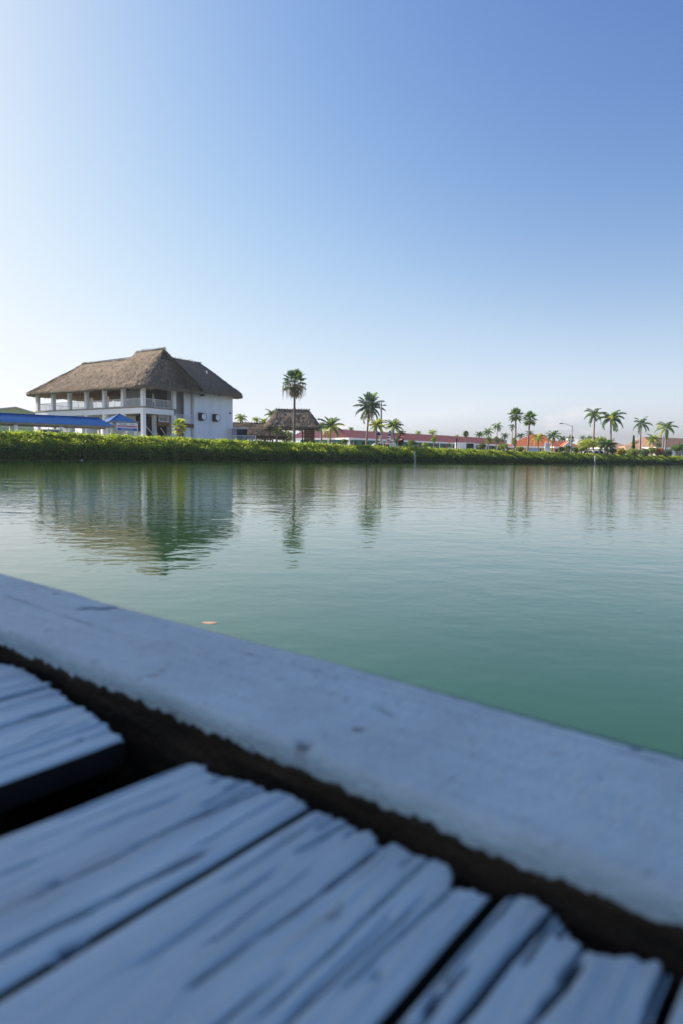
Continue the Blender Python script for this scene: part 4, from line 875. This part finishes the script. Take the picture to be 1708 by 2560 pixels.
cracks = segs_px([(664, 1971, 480, 2055, .0018, .010), (480, 2055, 330, 2125, .0016, .005), (512, 2129, 250, 2262, .0022, .012), (250, 2262, 0, 2392, .0026, .016), (-120, 2450, 0, 2392, .0026, .016),
                  (956, 2113, 800, 2237, .0022, .012), (800, 2237, 640, 2345, .0018, .007), (640, 2345, 468, 2472, .002, .006), (1257, 2229, 916, 2562, .0001, 0), (1379, 2270, 1130, 2562, .0024, .03), (1130, 2562, 900, 2820, .0024, .03),
                  (1462, 2395, 1344, 2534, .0022, .012), (1344, 2534, 1200, 2700, .002, .008), (1418, 2305, 1395, 2335, .002, .006), (1090, 2470, 1060, 2520, .002, .006),
                  (60, 1590, 0, 1612, .001, .003), (210, 1840, 190, 1850, .003, .003), (170, 1800, 60, 1850, .0014, .003), (130, 1880, 0, 1920, .0014, .003), (205, 2350, 150, 2380, .004, .009), (140, 2210, 148, 2216, .005, .006), (950, 2430, 945, 2440, .005, .006), (600, 1955, 560, 1975, .0014, .005), (555, 1942, 530, 1962, .0014, .005), (840, 2045, 790, 2075, .0014, .005), (1045, 2135, 1000, 2165, .0012, .004), (900, 2065, 860, 2090, .0014, .005), (470, 1985, 200, 2100, .0018, .0025), (720, 2150, 300, 2440, .0025, .002), (1000, 2260, 700, 2560, .003, .002)], ZP)
U = HP
bounds = [(-1.9, -1.45), (-1.43, -.90), (-.88, -.35), (-.33, .235), (.258, .612), (.640, 1.198), (1.222, 1.70), (2.035, 2.448), (2.474, 2.742), (2.762, 3.2), (3.22, 3.7), (3.72, 4.2), (4.22, 4.7), (4.72, 5.2), (5.22, 5.7), (5.72, 6.25), (6.27, 6.8), (6.82, 7.3), (7.32, 7.8), (7.82, 8.3), (8.32, 8.8), (8.82, 9.4), (9.42, 10), (10.02, 10.6), (10.62, 11.2), (11.22, 11.8), (11.82, 12.4), (12.42, 13.), (13.02, 13.6), (13.62, 14.2)]
labs = {(.258, .612): 'narrow split weathered white dock plank at the lower right', (.640, 1.198): 'wide weathered white dock plank crossing the bottom centre', (1.222, 1.70): 'cracked white dock plank just right of the missing board', (2.035, 2.448): 'weathered white dock plank just left of the missing board gap', (2.474, 2.742): 'narrow white dock plank, second left of the gap', (2.762, 3.2): 'white dock plank third left of the gap at the left edge', (-.33, .235): 'white dock plank in the bottom right corner', (3.22, 3.7): 'sliver of white dock plank at the left edge above the others'}
for bi, (a, b_) in enumerate(bounds):
    vis_ = -.4 < a < 3.3; a_m, b_m = a * U, b_ * U; ds = .0014 if vis_ else .012
    sA = np.linspace(a_m, b_m, max(4, int((b_m - a_m) / ds)))
    qB = np.concatenate([[0, .0008, .002, .004], np.arange(.006, .09, .0022), np.arange(.09, .40, .005), np.arange(.42, 1.45, .06)]) if vis_ else np.concatenate([[0, .002, .006, .02], np.arange(.1, 1.5, .1)])
    SS, QQ = np.meshgrid(sA, qB, indexing='ij')
    jag = np.array([nz(s * 55, 7.) * .004 + nz(s * 160, 2.) * .0045 + nz(s * 420, 5.) * .0018 for s in sA]); pe = p_end(sA) + jag
    PP = pe[:, None] - QQ
    rndp = random.Random(bi); skew = (.05 if abs(a - 1.222) < .01 else 0); edge = (SS - a_m) / (b_m - a_m)
    rc_ = random.Random(bi * 13 + 5); extra = []
    if vis_:
        for _ in range(7):
            sc0 = rc_.uniform(a_m, b_m); q0 = rc_.choice([0, 0, rc_.uniform(0, .25)]); pe0 = float(p_end(sc0)) - q0; ln = rc_.uniform(.03, .20); dx = rc_.uniform(-.006, .006)
            extra.append((sc0, pe0 + (.01 if q0 == 0 else 0), sc0 + dx, pe0 - ln, rc_.uniform(.0007, .0013), rc_.uniform(.003, .007)))
    ck = [(a0, b0, c0, d0, w0 * (.75 if w0 > .001 else 1), dp0) for (a0, b0, c0, d0, w0, dp0) in cracks] + extra
    Sx = SS + skew * QQ * edge + narr(SS * 0 + bi, QQ, 1, 14, 2.) * .0008
    cup = -.0012 * (2 * edge - 1) ** 2
    er = np.minimum(SS - a_m, b_m - SS); rd = -.003 * np.exp(-(er / .0015)) - .0045 * np.exp(-(QQ / .0015)) * (.6 + .4 * narr(SS, QQ, 90, 20, 4.))
    Z = ZP + cup + rd
    if vis_: Z = Z + narr(SS, PP, 150, 6, 1.) * .0008 + narr(SS, PP, 45, 2.0, 6.) * .0006 + narr(SS, PP, 340, 25, 9.) * .0003 + 1.5 * groove(SS, PP, ck) + narr(SS, PP, 110, 40, 12.) * .0022 * np.exp(-QQ / .012)
    Z = Z + rndp.uniform(-.0015, .0015) * (1 if vis_ else 2)
    X = dv.x * Sx + nv.x * PP; Yg = dv.y * Sx + nv.y * PP
    o = grid_obj('plank', X, Yg, Z, m_plank, dock)
    if vis_: set_wear(o, np.clip(-groove(SS, PP, ck) / .0055, 0, 1))
    # skirt: bare sides and underside added into the same mesh
    import bmesh
    bm = bmesh.new(); bm.from_mesh(o.data); be = [e for e in bm.edges if e.is_boundary]; r_ = bmesh.ops.extrude_edge_only(bm, edges=be)
    for v in [g_ for g_ in r_['geom'] if isinstance(g_, bmesh.types.BMVert)]: v.co.z = ZP - .028
    for f in [g_ for g_ in r_['geom'] if isinstance(g_, bmesh.types.BMFace)]: f.material_index = 1; f.smooth = False
    bm.to_mesh(o.data); bm.free(); o.data.materials.append(m_rot); o.data.set_sharp_from_angle(angle=R(60))
    if (a, b_) in labs: plabel(o, labs[(a, b_)])
# substructure
mb = MB()
def obox(s0, s1, p0, p1, z0, z1, m=0):
    pts = [W_(s0, p0, z0), W_(s1, p0, z0), W_(s1, p1, z0), W_(s0, p1, z0), W_(s0, p0, z1), W_(s1, p0, z1), W_(s1, p1, z1), W_(s0, p1, z1)]; k_ = len(mb.v); mb.v += pts
    for q in ((0, 3, 2, 1), (4, 5, 6, 7), (0, 1, 5, 4), (1, 2, 6, 5), (2, 3, 7, 6), (3, 0, 4, 7)): mb.f.append(tuple(k_ + i for i in q)); mb.m.append(m)
obox(-1.6, 4.0, .392, .565, .05, ZR - .15 + .001); obox(-1.6, 4, .10, .16, .06, ZP - .04); obox(-1.6, 4, -.5, -.44, .06, ZP - .04); obox(-1.6, 4, -1.1, -1.04, .06, ZP - .04); obox(-1.6, 4, -1.1, .39, .005, .055)
mb.build('under_frame', m_rot, dock)
# added shed, out of view to the left, put here to shade the dock
sh = thing('shade_shed', 'added grey boarded shed with a metal roof, out of view at left, placed to shade the dock', 'shed', (0, 0, 0)); mb = MB()
obox(3.3, 8.6, -3.2, .12, -1, 2.7); mb.build('wall', mat('shed_board', (.12, .12, .125), .85, .3, 3), sh); mb = MB(); obox(3.2, 8.7, -3.3, .2, 2.705, 2.76); mb.build('roof', m_metal, sh); mb = MB(); obox(3.27, 3.298, -2.2, -1.3, .3, 2.15); dd_ = mb.build('door', m_brown, sh); mb = MB(); obox(3.25, 3.269, -1.45, -1.38, 1.3, 1.37); mb.build('handle', m_metal, dd_)
# ------------------------------------------------------------------ light sea air between the dock and the far shore
hzm = bpy.data.materials.new('sea_haze'); hzm.use_nodes = True; t = hzm.node_tree; t.nodes.clear()
pv = N(t, 'ShaderNodeVolumePrincipled'); pv.inputs['Color'].default_value = (.86, .91, 1, 1); pv.inputs['Density'].default_value = .00022; pv.inputs['Anisotropy'].default_value = .3
mo = N(t, 'ShaderNodeOutputMaterial'); t.links.new(pv.outputs[0], mo.inputs['Volume'])
mb = MB(); mb.box((-1300, -120, -3), (1600, 1300, 20)); hz_ = mb.build('haze', hzm); tag(hz_, kind='stuff')
